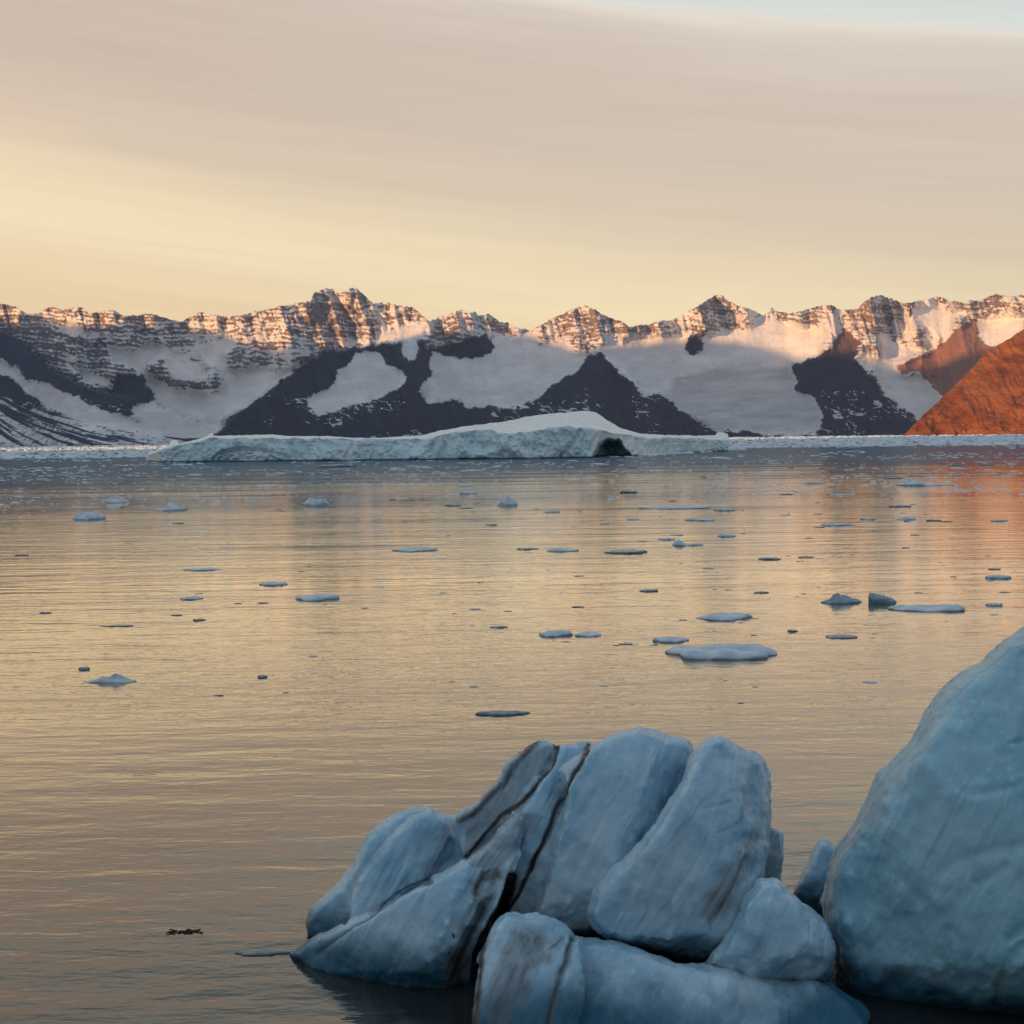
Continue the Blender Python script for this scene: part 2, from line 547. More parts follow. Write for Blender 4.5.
SNOW, ROCK, STRATA, MORAINE, DIRTY, BROWN = 1, 2, 3, 4, 5, 6
zones = [
    # left valley
    (SNOW, Z(1, [(245, 205), (300, 215), (370, 250), (380, 270), (330, 250), (260, 250)])),
    (SNOW, Z(1, [(405, 300), (470, 315), (550, 330), (560, 280), (640, 290), (720, 335), (770, 290), (890, 258), (940, 290),
                 (870, 335), (885, 390), (960, 390), (1100, 395), (1200, 385), (1120, 460), (1030, 510), (880, 590), (850, 680), (640, 690),
                 (440, 640), (300, 580), (560, 600), (510, 550), (560, 525), (625, 520), (590, 460), (540, 400), (450, 360)])),
    (STRATA, Z(1, [(555, 380), (640, 352), (655, 395), (690, 430), (790, 432), (812, 400), (790, 375), (715, 350), (790, 328),
                   (840, 380), (872, 410), (872, 475), (800, 495), (700, 475), (640, 435), (580, 412)])),
    (ROCK, Z(1, [(-400, 150), (0, 240), (60, 262), (130, 330), (200, 390), (300, 452), (440, 490), (460, 420), (560, 420), (620, 515),
                 (555, 527), (510, 550), (540, 585), (420, 560), (280, 490), (200, 455), (100, 425), (60, 380), (0, 350), (-400, 300)])),
    (SNOW, Z(1, [(-400, 300), (0, 358), (60, 385), (100, 430), (200, 460), (280, 490), (420, 560), (540, 590), (640, 600), (850, 600),
                 (860, 690), (660, 680), (450, 630), (330, 590), (170, 545), (80, 452), (0, 402), (-400, 360)])),
    (SNOW, Z(1, [(275, 368), (330, 400), (420, 430), (435, 458), (375, 450), (320, 420)])),
    (ROCK, Z(1, [(-400, 360), (0, 412), (70, 448), (178, 545), (120, 548), (20, 505), (0, 498), (-400, 470)])),
    (MORAINE, Z(1, [(-400, 470), (0, 500), (130, 552), (330, 590), (660, 655), (880, 650), (880, 760), (-400, 760)])),
    # centre left
    (ROCK, Z(2, [(-160, 660), (0, 527), (90, 460), (200, 380), (290, 322), (400, 312), (480, 300), (600, 275), (640, 265), (720, 320),
                 (725, 420), (660, 480), (700, 518), (840, 520), (850, 545), (1030, 530), (1030, 720), (-160, 720)])),
    (SNOW, Z(2, [(425, 330), (480, 315), (540, 360), (612, 415), (575, 470), (520, 500), (380, 540), (270, 572), (200, 510),
                 (260, 490), (330, 455), (345, 395), (400, 365)])),
    (SNOW, Z(2, [(600, 290), (650, 272), (670, 320), (630, 362), (595, 340)])),
    (SNOW, Z(2, [(715, 330), (800, 330), (850, 350), (920, 340), (960, 280), (1030, 255), (1030, 537), (850, 542), (830, 508),
                 (690, 517), (680, 440), (725, 410), (705, 370)])),
    (ROCK, Z(2, [(705, 320), (800, 290), (930, 262), (962, 300), (940, 342), (850, 350), (760, 335)])),
    (SNOW, Z(2, [(490, 255), (700, 203), (718, 225), (650, 268), (560, 290), (490, 295)])),
    # centre
    (ROCK, Z(3, [(-20, 540), (130, 510), (170, 490), (230, 430), (300, 400), (340, 345), (400, 328), (450, 390), (530, 450), (560, 490),
                 (650, 490), (700, 545), (850, 640), (1030, 640), (1030, 720), (-20, 720)])),
    (SNOW, Z(3, [(-5, 285), (120, 292), (230, 285), (300, 325), (342, 340), (300, 397), (230, 432), (170, 487), (130, 512), (40, 542), (-5, 542)])),
    (SNOW, Z(3, [(-40, 262), (60, 258), (125, 240), (140, 290), (60, 285), (-40, 290)])),
    (SNOW, Z(3, [(345, 303), (420, 285), (500, 268), (740, 252), (735, 320), (800, 332), (790, 258), (960, 228), (1060, 190), (1150, 215), (1150, 640),
                 (860, 637), (700, 545), (650, 490), (560, 490), (530, 445), (450, 380), (400, 325)])),
    (DIRTY, Z(3, [(680, 430), (860, 395), (1030, 365), (1130, 380), (1130, 640), (860, 637), (700, 545), (650, 490)])),
    (ROCK, Z(3, [(740, 268), (775, 262), (812, 327), (735, 327)])),
    # right
    (SNOW, Z(4, [(-10, 200), (60, 222), (120, 222), (260, 240), (240, 290), (210, 310), (230, 330), (130, 370), (105, 375), (130, 450), (110, 470),
                 (190, 500), (222, 560), (212, 640), (-10, 640)])),
    (DIRTY, Z(4, [(-10, 380), (100, 380), (130, 450), (110, 470), (190, 500), (222, 560), (212, 640), (-10, 640)])),
    (ROCK, Z(4, [(320, 235), (250, 320), (110, 375), (132, 450), (112, 475), (190, 500), (222, 560), (215, 720), (720, 720),
                 (600, 575), (560, 545), (470, 500), (460, 460), (350, 345), (385, 290)])),
    (SNOW, Z(4, [(345, 330), (420, 328), (480, 345), (540, 362), (518, 385), (560, 420), (600, 410), (640, 430), (760, 520), (700, 700), (600, 577),
                 (540, 542), (470, 492), (465, 460), (430, 400)])),
    (SNOW, Z(4, [(465, 285), (540, 298), (657, 310), (540, 362), (480, 347)])),
    (SNOW, Z(4, [(415, 240), (480, 255), (520, 285), (460, 287)])),
    (SNOW, Z(4, [(580, 160), (700, 153), (742, 230), (720, 275), (650, 240), (590, 205)])),
    (SNOW, Z(4, [(710, 160), (770, 163), (792, 195), (720, 200)])),
    (SNOW, Z(4, [(810, 198), (860, 190), (1030, 183), (1300, 190), (1300, 330), (1030, 240), (900, 302), (865, 290)])),
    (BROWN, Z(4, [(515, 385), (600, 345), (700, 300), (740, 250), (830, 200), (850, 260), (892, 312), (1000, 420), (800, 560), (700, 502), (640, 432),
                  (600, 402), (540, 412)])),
]
shore = lambda px: horizon(px) + 1.5

px_c = np.concatenate([np.linspace(-500, -40, 150, endpoint=False), np.arange(-40, 1064, 0.8), np.linspace(1064, 1520, 150)])
NR = 200
tt = np.linspace(0, 1, NR)
top = np.interp(px_c, sky_line[:, 0], sky_line[:, 1])
top = top + fbm2(px_c / 12.0, px_c * 0 + 3.3, 5, 0.75) * 2.6 - 1.6 * np.clip(ridge2(px_c / 4.5, px_c * 0 + 8.3, 2), 0, 1) * sstep(-0.2, 0.5, fbm2(px_c / 40, px_c * 0 + 1, 2))
base = shore(px_c) + 6.0
PX = np.broadcast_to(px_c, (NR, len(px_c))).copy()
PY = top[None] + tt[:, None] * (base - top)[None]
HP = shore(PX) - PY                       # height above the shore, in pixels

wx = PX + fbm2(PX / 9, PY / 6, 4, 0.6) * 4.5 + fbm2(PX / 3 + 40, PY / 2.2, 2) * 1.6
wy = PY + fbm2(PX / 9 + 50, PY / 6 + 9, 4, 0.6) * 3.4 + fbm2(PX / 3 + 80, PY / 2.2, 2) * 1.2 + ridge2(PX / 5 + PY / 30, PY / 24, 4) * 2.2
ZN = np.full(PX.shape, STRATA)
for zt, poly in zones:
    ZN[inside(wx, wy, poly)] = zt


def blur(a, n, ax):
    k = np.ones(n) / n
    pad = [(0, 0), (0, 0)]
    pad[ax] = (n // 2, n - 1 - n // 2)
    return np.apply_along_axis(lambda v: np.convolve(v, k, 'valid'), ax, np.pad(a, pad, mode='edge'))


is_snow = np.isin(ZN, (SNOW, DIRTY)).astype(float)
is_str = (ZN == STRATA).astype(float)
is_rock = np.isin(ZN, (ROCK, BROWN)).astype(float)
is_mor = (ZN == MORAINE).astype(float)
# basalt beds: snow on the ledges, bare risers
bed = HP + 0.05 * (PX - 300) + fbm2(PX / 110, HP / 60 + 2, 2) * 9 + fbm2(PX / 22, HP / 12 + 2, 3) * 3.2 + vn2(PX / 8, PX * 0) * 1.2
bw = 0.5 + 0.5 * np.sin(bed * 2 * np.pi / 4.3) * 0.8 + 0.25 * np.sin(bed * 2 * np.pi / 12.7 + 1.0)
gul = ridge2((PX + 0.22 * HP) / 17 + 5 + 0.5 * fbm2(PX / 15, HP / 15), HP / 90, 2)
cover = 0.46 + 0.30 * fbm2(PX / 26 + 3, HP / 12, 3)
cover += 0.04 * sstep(250, 60, PX) * sstep(40, 100, HP) - 0.14 * sstep(80, 40, HP) + 0.08 * sstep(700, 900, PX)
strata_snow = np.clip(0.5 + (bw - 0.5) * (0.52 - 0.22 * sstep(365, 400, PX)) + (cover - 0.5) * 1.0 + 0.42 * fbm2(PX / 4, HP / 1.9 + 11, 3, 0.6) - np.where(PX > 185, 0.30, 0.14) * gul + np.where(PX > 185, 0.10, -0.05), 0, 1)
# thin snow streaks lying in gullies of the dark slopes
spk = ridge2(PX / 6.5 + HP / 8 + fbm2(PX / 9, HP / 9) * 0.9, HP / 4.2, 3)
spk = np.clip((spk - 0.42) * 2.8, 0, 1) * sstep(-0.12, 0.3, fbm2(PX / 34, HP / 24 + 7, 2)) * sstep(62, 34, HP)
rock_snow = spk * 0.8 + 0.04
# striped moraine following the glacier's flow
zx, zy = PX / S, (PY - 270) / S
q = zy - 230 * (1 - np.exp(-np.clip(zx, -400, 2000) / 330.0)) + fbm2(zx / 200, zy / 200) * 14
mor = fbm2(q / 17 + 4, zx / 420, 4, 0.7)
mor_snow = np.clip(0.60 - 1.7 * np.clip(mor - 0.02, 0, 1) * sstep(430, 560, q + 60) - 0.55 * sstep(0.04, 0.22, mor), 0.0, 1)
snow = blur(blur(is_snow, 10, 0), 8, 1) * 1.0 + blur(blur(is_rock, 4, 0), 4, 1) * rock_snow + \
    blur(blur(is_str, 3, 0), 3, 1) * strata_snow + blur(blur(is_mor, 3, 0), 3, 1) * mor_snow
dirty = blur(blur((ZN == DIRTY).astype(float), 9, 0), 9, 1) * (0.55 + 0.4 * fbm2(PX / 30, PY / 3 + PX / 40, 3))
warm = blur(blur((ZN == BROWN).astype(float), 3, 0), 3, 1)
warm = np.maximum(warm, blur(is_str, 5, 1) * (0.75 + 0.5 * fbm2(PX / 20, HP / 20, 2)) * np.where(PX > 185, 0.62 * sstep(66, 92, HP), 0.5 * sstep(112, 120, HP)))  # sunlight painted in: upper rock warmer and brighter above the shadow line
warm = np.maximum(warm, 0.5 * is_rock * sstep(78, 92, HP) * sstep(780, 800, PX))  # same painted sunlight on the right-hand peaks

# slope of each bit of ground sets how fast it recedes
PXM = 8000.0 / F
terr = 0.3 + 1.9 * np.clip(bw - 0.45, 0, 1)
cot = is_snow * 2.3 + is_rock * 1.15 + is_str * terr + is_mor * 4.0
cot = blur(cot, 15, 1)
dpy = (base - top)[None] / (NR - 1) * PXM
rec = np.cumsum((cot * dpy)[::-1], 0)[::-1]
Yd = 8000 + rec
Yd = 8000 + (Yd - 8000) * 0.5
amp = blur(blur(is_str + 0.45 * is_rock + 0.08 * is_snow + 0.15 * is_mor, 9, 0), 9, 1)
lean = PX + 0.25 * HP
Yd -= amp * (150 * ridge2(lean / 42, HP / 130, 2) + 62 * ridge2(lean / 15 + 5, HP / 60, 3) + 16 * ridge2(lean / 5, HP / 9, 2))
Yd += 10 * fbm2(PX / 20, HP / 12, 4)
Yd += 600 * sstep(80, 20, PX)
Yfar = Yd.copy()
# near spur on the left of the centre stands in front of the snow basin
spur = np.array(Z(2, [(-170, 690), (-120, 640), (0, 527), (90, 460), (200, 380), (290, 322), (400, 312)]) + [(470, 332), (560, 332)])
crest = np.interp(PX, spur[:, 0], spur[:, 1], left=600)
Yd -= 700 * sstep(-1.0, 2.0, wy - crest) * sstep(470, 350, PX)
cr2 = np.array(Z(1, [(-1600, 60), (0, 240), (60, 262), (130, 330), (200, 390), (300, 452), (440, 490), (620, 530), (900, 640)]))
Yd -= 420 * sstep(-1, 3, wy - np.interp(PX, cr2[:, 0], cr2[:, 1])) * sstep(230, 110, PX)
Pm = at_depth(PX, PY, Yd)
# far side of the range, falling away behind the crest
back = []
for k in range(1, 9):
    bk = Pm[0].copy()
    dirs = bk - CAM
    dirs[:, 2] = 0
    dirs /= np.linalg.norm(dirs, axis=1)[:, None]
    bk += dirs * (k * 110.0)
    bk[:, 2] = np.maximum(bk[:, 2] * (1 - k / 8.0) ** 1.0, -25) + fbm2(px_c / 9 + 3 * k, px_c * 0 + k, 3) * 14 * (k < 8)
    back.append(bk)
allP = np.concatenate([np.array(back[::-1]), Pm], 0)
nb = len(back)
padrow = lambda a: np.concatenate([np.repeat(a[:1], nb, 0), a], 0)
rng_o = mesh_obj('mountains', allP.reshape(-1, 3), grid_faces(allP.shape[0], allP.shape[1]), M_TER)
attr(rng_o, 'snow', padrow(snow).ravel())
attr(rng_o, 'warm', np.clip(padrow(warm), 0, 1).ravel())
attr(rng_o, 'beds', padrow(blur(blur(is_str, 3, 0), 3, 1)).ravel())
attr(rng_o, 'dirt', np.clip(padrow(dirty), 0, 1).ravel())
tag(rng_o, None, None, kind='structure')

# ---------------------------------------------------------------- red hill on the right
hl = np.array([(893, 441), (905, 433.4), (921.4, 417), (939, 401), (954.5, 385.5), (972, 369), (985, 352.5), (997.6, 345), (1010, 338.6),
               (1024, 329), (1060, 305), (1120, 268), (1200, 230), (1320, 205), (1450, 250), (1560, 330)])
hx = np.concatenate([np.arange(893, 1070, 0.7), np.linspace(1070, 1560, 180)])
NH = 120
ht = np.interp(hx, hl[:, 0], hl[:, 1]) + fbm2(hx / 8, hx * 0 + 1, 4) * 1.3 * sstep(893, 915, hx)
hb = np.maximum(shore(hx) + 7, ht + 0.5)
HX = np.broadcast_to(hx, (NH, len(hx))).copy()
HY = ht[None] + np.linspace(0, 1, NH)[:, None] * (hb - ht)[None]
HH = shore(HX) - HY
HD = 4300 + HH * 3.1 * 1.35 + np.clip(HX - 900, 0, 400) * -1.2
gl = HX + HH * 0.75
gl = gl + 11 * fbm2(HX / 30, HH / 22, 3)
HD -= 26 * fbm2(gl / 30, HH / 70, 3) + 15 * ridge2(gl / 15, HH / 45, 4) + 6 * fbm2(HX / 4, HH / 4, 3)
HD -= 15 * ridge2(HX / 14, HH / 4.5 + 3, 3) * sstep(40, 10, HH)
Ph = at_depth(HX, HY, HD)
bks = []
for k in range(1, 7):
    b = Ph[0].copy()
    dd = b - CAM
    dd[:, 2] = 0
    dd /= np.linalg.norm(dd, axis=1)[:, None]
    b += dd * (k * 90.0)
    b[:, 2] = np.maximum(b[:, 2] * (1 - k / 6), -20)
    bks.append(b)
Ph = np.concatenate([np.array(bks[::-1]), Ph], 0)
hill = mesh_obj('hills', Ph.reshape(-1, 3), grid_faces(*Ph.shape[:2]), M_RED)
tag(hill, None, None, kind='structure')

# ---------------------------------------------------------------- unseen ridge towards the sun, its crest and gap shaped to cast the shade
term = np.array([(-500, 285), (28, 298), (44, 318), (60, 325), (90, 326), (180, 327), (215, 332), (250, 345), (300, 353), (340, 346), (380, 343), (420, 336),
                 (470, 329), (530, 336), (575, 351), (620, 347), (700, 339), (760, 346), (800, 361), (830, 352), (880, 366), (902, 371), (940, 364), (975, 353), (1005, 346), (1520, 346)])
tpx = np.arange(-500, 1300, 4.0)
tpy = np.interp(tpx, term[:, 0], term[:, 1])
ci = np.clip(np.searchsorted(px_c, tpx), 0, len(px_c) - 1)
ri = np.array([np.argmin(np.abs(PY[:, c] - y)) for c, y in zip(ci, tpy)])
tp = at_depth(PX[ri, ci], PY[ri, ci], Yfar[ri, ci])
W_OCC = -3000.0
u = tp[:, :2] @ SP
v = tp[:, 2] + (tp[:, :2] @ SD - W_OCC) * TAN
o_ = np.argsort(u)
u, v = u[o_], v[o_]
ug = np.arange(-3500, 9000, 30.0)
vs = np.array([np.average(v, weights=np.exp(-((u - q_) / 45.0) ** 2) + 1e-12) for q_ in ug])
u_gap = 2950.0
vv = np.where(ug > u_gap, vs, 0)
lo = 620 - 430 * sstep(1350, 1600, ug)
vv = np.where(ug > u_gap, lo + (vs - lo) * sstep(u_gap, u_gap + 300, ug), lo)
prof = [(-1500, 0.0), (-900, 0.35), (-400, 0.72), (0, 1.0), (350, 0.75), (900, 0.4), (1500, -0.03)]
OP = []
for w_, f_ in prof:
    p2 = ug[:, None] * SP + (W_OCC + w_) * SD
    hgt = vv * f_ + (fbm2(ug / 300, ug * 0 + w_, 3) * 40 if w_ else 0)
    OP.append(np.column_stack([p2, hgt if w_ > -1500 and w_ < 1500 else hgt * 0 - 15]))
OP = np.array(OP)
occ = mesh_obj('shadow_ridge', OP.reshape(-1, 3), grid_faces(*OP.shape[:2]), M_TER)
attr(occ, 'snow', 0.5 + 0.4 * fbm2(OP[..., 0].ravel() / 300, OP[..., 1].ravel() / 300, 3))
attr(occ, 'warm', np.zeros(OP.shape[0] * OP.shape[1]))
attr(occ, 'dirt', np.zeros(OP.shape[0] * OP.shape[1]))
tag(occ, None, None, kind='structure')

# ---------------------------------------------------------------- tabular iceberg across the bay
bt = np.array([(145, 461.2), (147, 455), (149.5, 452), (160, 449), (169, 446), (170.5, 441.5), (172.7, 439.6), (177, 440), (179, 444), (190, 441), (200.6, 438.5),
               (209, 434.5), (212, 432), (213.5, 436), (230, 435.5), (260, 435), (273, 434.5), (290, 436), (326, 436), (356, 438), (387, 437.6),
               (422, 435), (438, 431), (466, 426), (488, 423.6), (510, 420.5), (525, 417), (550, 413.5), (570, 412.2), (589, 411), (596, 412), (607, 420),
               (622, 428.7), (642, 433.8), (672, 435), (693, 435.6), (715, 435.2), (718, 432), (725, 432.5), (728, 434), (735, 436)])
bedge = np.array([(145, 461.4), (149, 455.5), (170, 447), (213, 438), (330, 438.5), (400, 439.5), (430, 438.5), (455, 432), (490, 429), (505, 434), (530, 432), (550, 428), (565, 426.5),
                  (585, 427.5), (600, 430), (622, 434), (645, 437.5), (690, 438), (727, 440), (735, 444)])
bx = np.arange(145, 728.5, 0.8)
NB = 64
b_top = np.interp(bx, bt[:, 0], bt[:, 1]) + fbm2(bx / 5, bx * 0, 3) * 0.6
b_edge = np.maximum(np.interp(bx, bedge[:, 0], bedge[:, 1]) + fbm2(bx / 9 + 3, bx * 0 + 2, 3) * 1.1, b_top + 0.4)
wl_line = np.interp(bx, [145, 160, 590, 627, 690, 735], [461.5, 462.6, 458.2, 456, 452.6, 451])
foot_P = on_water(bx, wl_line)
foot_Y = foot_P[:, 1]
n1_, n2_ = 36, 28
rows_t = np.concatenate([np.linspace(0, 1, n2_, endpoint=False), 1 + np.linspace(0, 1, n1_)])
BX = np.broadcast_to(bx, (len(rows_t), len(bx))).copy()
r_ = rows_t[:, None]
BY = np.where(r_ < 1, b_top + (b_edge - b_top) * np.clip(r_, 0, 1), b_edge + (wl_line + 2.0 - b_edge) * np.clip(r_ - 1, 0, 1))
cl = np.clip(wl_line - BY, 0, None)
BD = foot_Y + cl * 0.12 + np.clip(1 - r_, 0, 1) * (b_edge - b_top) * 4.5
face = sstep(0.85, 1.1, r_)
vert = BX + (wl_line - BY) * 0.5 * np.sin(BX / 37)
BD -= face * (3.0 * ridge2(vert / 34, BY / 60, 2) + 1.4 * ridge2(vert / 10, BY / 20, 3) + 0.6 * fbm2(BX / 3.0, BY / 2.5, 3) + 0.3 * np.floor(3 * fbm2(vert / 14, BY / 8, 2))) + (1 - face) * (1.6 * ridge2(BX / 22, BY / 4, 3))
# slanting broken scar and slump on the left third, fluted corner by the cave
scar = sstep(3.0, 0.0, seg_dist(BX, BY, [(213, 459), (222, 452), (238, 448.5), (262, 450), (280, 455)]))
BD += 2.5 * scar
low = inside(BX, BY, [(213, 461), (224, 453), (238, 449.5), (262, 451), (282, 460)])
BD += low * (1.5 + 1.5 * fbm2(BX / 3, BY / 2, 3))
for ln in ([(562, 456), (574, 443), (580, 431)], [(440, 457), (446, 445)], [(345, 458), (352, 446)], [(590, 452), (597, 434), (590, 414)], [(296, 458), (290, 447), (297, 438)]):
    BD += 1.6 * sstep(3.5, 0, seg_dist(BX, BY, ln))
cave = np.array([(587, 462), (592, 454), (595, 450), (597, 444), (602, 441), (607, 437.5), (613, 438.5), (618, 437.8), (623, 442), (625, 447), (630, 452), (634, 462)])
cin = inside(BX, BY, cave)
cd = seg_dist(BX, BY, cave)
BD += np.where(cin & (r_ > 1), 40 * sstep(0, 5.0, cd + fbm2(BX / 4, BY / 3, 3) * 1.5) * (1 - 0.72 * sstep(608, 628, BX)), 0)
Pb = at_depth(BX, BY, BD)
Pb[..., 2] = np.where(r_ >= 1.999, np.minimum(Pb[..., 2], -1.5), Pb[..., 2])
bb = []
for k in range(1, 6):
    b = Pb[0].copy()
    ef = sstep(144, 170, bx) * sstep(729, 716, bx) + 0.01
    b[:, 1] += k * 22.0 * ef
    b[:, 0] += k * 22.0 * ef * (bx - 512) / F
    b[:, 2] = Pb[0][:, 2] * (1 - 0.05 * k) if k < 4 else (Pb[0][:, 2] * 0.5 if k == 4 else -1.5)
    bb.append(b)
Pb = np.concatenate([np.array(bb[::-1]), Pb], 0)
berg = mesh_obj('iceberg', Pb.reshape(-1, 3), grid_faces(*Pb.shape[:2]), M_BERG)
attr(berg, 'dirt', np.concatenate([np.zeros((len(bb), len(bx))), (cin & (r_ > 1)) * 0.0 + 0.28 * low * (fbm2(BX / 3, BY / 2, 3) > 0)], 0).ravel())
tag(berg, 'long flat-topped pale turquoise iceberg with a dark cave, across the bay below the mountains', 'iceberg')

# ---------------------------------------------------------------- foreground ice
def z5(p): return [(280 + x * 310 / 1024, 714 + y * 310 / 1024) for x, y in p]
def z6(p): return [(560 + x * 310 / 1024, 714 + y * 310 / 1024) for x, y in p]
def z7(p): return [(764 + x * 260 / 649, 614 + y * 260 / 649) for x, y in p]


def resample(poly, step):
    P = np.asarray(poly, float)
    out = []
    for i in range(len(P)):
        a, b = P[i], P[(i + 1) % len(P)]
        k = max(1, int(np.hypot(*(b - a)) / step))
        out += [a + (b - a) * j / k for j in range(k)]
    Q = np.array(out)
    for _ in range(2):
        Q = 0.25 * np.roll(Q, 1, 0) + 0.5 * Q + 0.25 * np.roll(Q, -1, 0)
    return Q


def smax(a, b, k):
    return 0.5 * (a + b + np.sqrt((a - b) ** 2 + k * k))


def slab(poly, depth, thick, rad, lean=0.0, side=0.0, step=1.5, back=None, facets=(), seed=1, nf=6, fs=0.55, bev=9, bt=0.14):
    """closed lump of ice with the outline poly: flat broken faces meeting in ridges, bevelled rim; leans back
    with height (lean, m per m) and turns with x (side)"""
    Q = resample(poly, 3.0)
    Q = Q + np.column_stack([fbm2(Q[:, 0] / 11, Q[:, 1] / 11, 4), fbm2(Q[:, 0] / 11 + 30, Q[:, 1] / 11, 4)]) * 2.2
    x0, y0 = Q.min(0) - 1
    x1, y1 = Q.max(0) + 1
    gx, gy = np.meshgrid(np.arange(x0, x1, step), np.arange(y0, y1, step))
    ins = inside(gx, gy, Q)
    d = np.where(ins, seg_dist(gx, gy, Q, True), 0)
    m = depth / F
    cx, cy = Q.mean(0)
    hw, hh = Q[:, 0].std() * 1.2, Q[:, 1].std() * 1.2
    jx = gx + fbm2(gx / 28 + seed, gy / 28, 3) * 9
    jy = gy + fbm2(gx / 28 + seed + 40, gy / 28, 3) * 9
    mid = depth + lean * (Q[:, 1].max() - gy) * m + side * (gx - cx) * m
    r = np.random.default_rng(seed)
    push = np.zeros(gx.shape)
    for k in range(nf):
        a = 2 * np.pi * (k + r.uniform(-0.3, 0.3)) / nf
        nx, ny = math.cos(a), math.sin(a)
        off = r.uniform(0.15, 0.75) * math.hypot(hw * nx, hh * ny)
        push = smax(push, r.uniform(0.6, 1.3) * fs * m * ((jx - cx) * nx + (jy - cy) * ny - off), 0.025)
    for (fx, fy), (nx, ny), sl in facets:
        push = push + smax(0 * push, sl * m * ((jx - fx) * nx + (jy - fy) * ny), 0.03)
    pr = np.sqrt(1 - (1 - np.clip(d / bev, 0, 1)) ** 2)
    pb = np.sqrt(1 - (1 - np.clip(d / rad, 0, 1)) ** 2)
    bk = mid + (back if back else thick) * pb + 0.01 + 0.25 * push
    fr = np.minimum(mid - (thick - bt) * sstep(-0.3, 0.25, d / rad) - bt * pr + push, bk - 0.04)
    idx = np.full(gx.shape, -1)
    cell = ins[:-1, :-1] & ins[1:, :-1] & ins[1:, 1:] & ins[:-1, 1:]
    used = np.zeros(gx.shape, bool)
    used[:-1, :-1] |= cell; used[1:, :-1] |= cell; used[1:, 1:] |= cell; used[:-1, 1:] |= cell
    idx[used] = np.arange(used.sum())
    n = used.sum()
    V = np.concatenate([at_depth(gx[used], gy[used], fr[used]), at_depth(gx[used], gy[used], bk[used])])
    fcs = []
    r, c = np.nonzero(cell)
    q = np.stack([idx[r, c], idx[r + 1, c], idx[r + 1, c + 1], idx[r, c + 1]], 1)
    fcs.append(q)
    fcs.append(q[:, ::-1] + n)
    from collections import defaultdict
    e = np.concatenate([q[:, [0, 1]], q[:, [1, 2]], q[:, [2, 3]], q[:, [3, 0]]])
    key = {(a, b) for a, b in e.tolist()}
    rim = [(b, a, a + n, b + n) for a, b in key if (b, a) not in key]
    fcs.append(np.array(rim))
    return V, np.concatenate(fcs)


def ice_body(name, slabs, voxel, flow=None, grooves=(), dirt=(), amp=0.05, smooth=1, mat=None, dirt_zones=(), spots=()):
    Vs, Fs, k = [], [], 0
    for s in slabs:
        v_, f_ = slab(**s)
        Vs.append(v_)
        Fs.append(f_ + k)
        k += len(v_)
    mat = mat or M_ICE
    o = mesh_obj(name, np.concatenate(Vs), np.concatenate(Fs), mat)
    md = o.modifiers.new('r', 'REMESH')
    md.mode = 'VOXEL'
    md.voxel_size = voxel
    sm = o.modifiers.new('s', 'SMOOTH')
    sm.factor = 0.5
    sm.iterations = smooth
    dg = bpy.context.evaluated_depsgraph_get()
    me = bpy.data.meshes.new_from_object(o.evaluated_get(dg))
    old = o.data
    o.modifiers.clear()
    o.data = me
    me.name = name
    bpy.data.meshes.remove(old)
    if not me.materials:
        me.materials.append(mat)
    nv = len(me.vertices)
    P = np.empty(nv * 3, np.float32)
    me.vertices.foreach_get('co', P)
    P = P.reshape(-1, 3).astype(float)
    N = np.empty(nv * 3, np.float32)
    me.vertex_normals.foreach_get('vector', N)
    N = N.reshape(-1, 3).astype(float)
    qx, qy = to_px(P)
    # flutes along the ice's layering, scallops, small roughness
    ax = np.array([0.50, 0.25, 0.83])
    b1 = np.cross(ax, [0, 1, 0]); b1 /= np.linalg.norm(b1)
    b2 = np.cross(ax, b1)
    L = np.column_stack([P @ ax * 0.45, P @ b1 * 2.2, P @ b2 * 1.4])
    h = amp * 2.4 * fbm3(L, 3) + amp * 1.0 * fbm3(P * 1.3 + 20, 3) + amp * 0.5 * (1 - 2 * np.abs(fbm3(P * 2.1 + 40, 3))) + 0.012 * fbm3(P * 7, 4) - 0.014 * sstep(0.75, 0.97, 1 - 2.2 * np.abs(fbm3(L * 0.9 + 13, 3)))
    for ln, w_, dp in grooves:
        jx = qx + fbm2(qx / 26, qy / 26, 3) * 3
        jy = qy + fbm2(qx / 26 + 60, qy / 26, 3) * 3
        d = seg_dist(jx, jy, ln)
        h = h - 0.5 * dp * np.exp(-(d / w_) ** 2)
    P2 = P + N * h[:, None]
    me.vertices.foreach_set('co', P2.astype(np.float32).ravel())
    me.update()
    me.polygons.foreach_set('use_smooth', np.ones(len(me.polygons), bool))
    la = me.attributes.new('layer', 'FLOAT_VECTOR', 'POINT')
    LV = np.column_stack([P @ ax * 0.30, P @ b1 * 5.0, P @ b2 * 2.2]) + 0.5 * fbm3(P * 0.9, 2)[:, None]
    la.data.foreach_set('vector', LV.astype(np.float32).ravel())
    D = np.zeros(nv)
    for ln, w_, a_ in dirt:
        jx = qx + fbm2(qx / 26, qy / 26, 3) * 3
        jy = qy + fbm2(qx / 26 + 60, qy / 26, 3) * 3
        d = seg_dist(jx, jy, ln)
        D = np.maximum(D, np.maximum(a_ * np.exp(-(d / w_) ** 2), 0.42 * a_ * np.exp(-d / (2.6 * w_))))
    for poly, a_, soft in dirt_zones:
        poly = np.asarray(poly, float)
        jx = qx + fbm2(qx / 16, qy / 16 + 3, 3) * 8
        jy = qy + fbm2(qx / 16 + 60, qy / 16, 3) * 8
        i_ = inside(jx, jy, poly)
        d = seg_dist(jx, jy, poly, True)
        D = np.maximum(D, a_ * np.where(i_, sstep(0, soft, d), 0))
    attr(o, 'dirt', D)
    return o


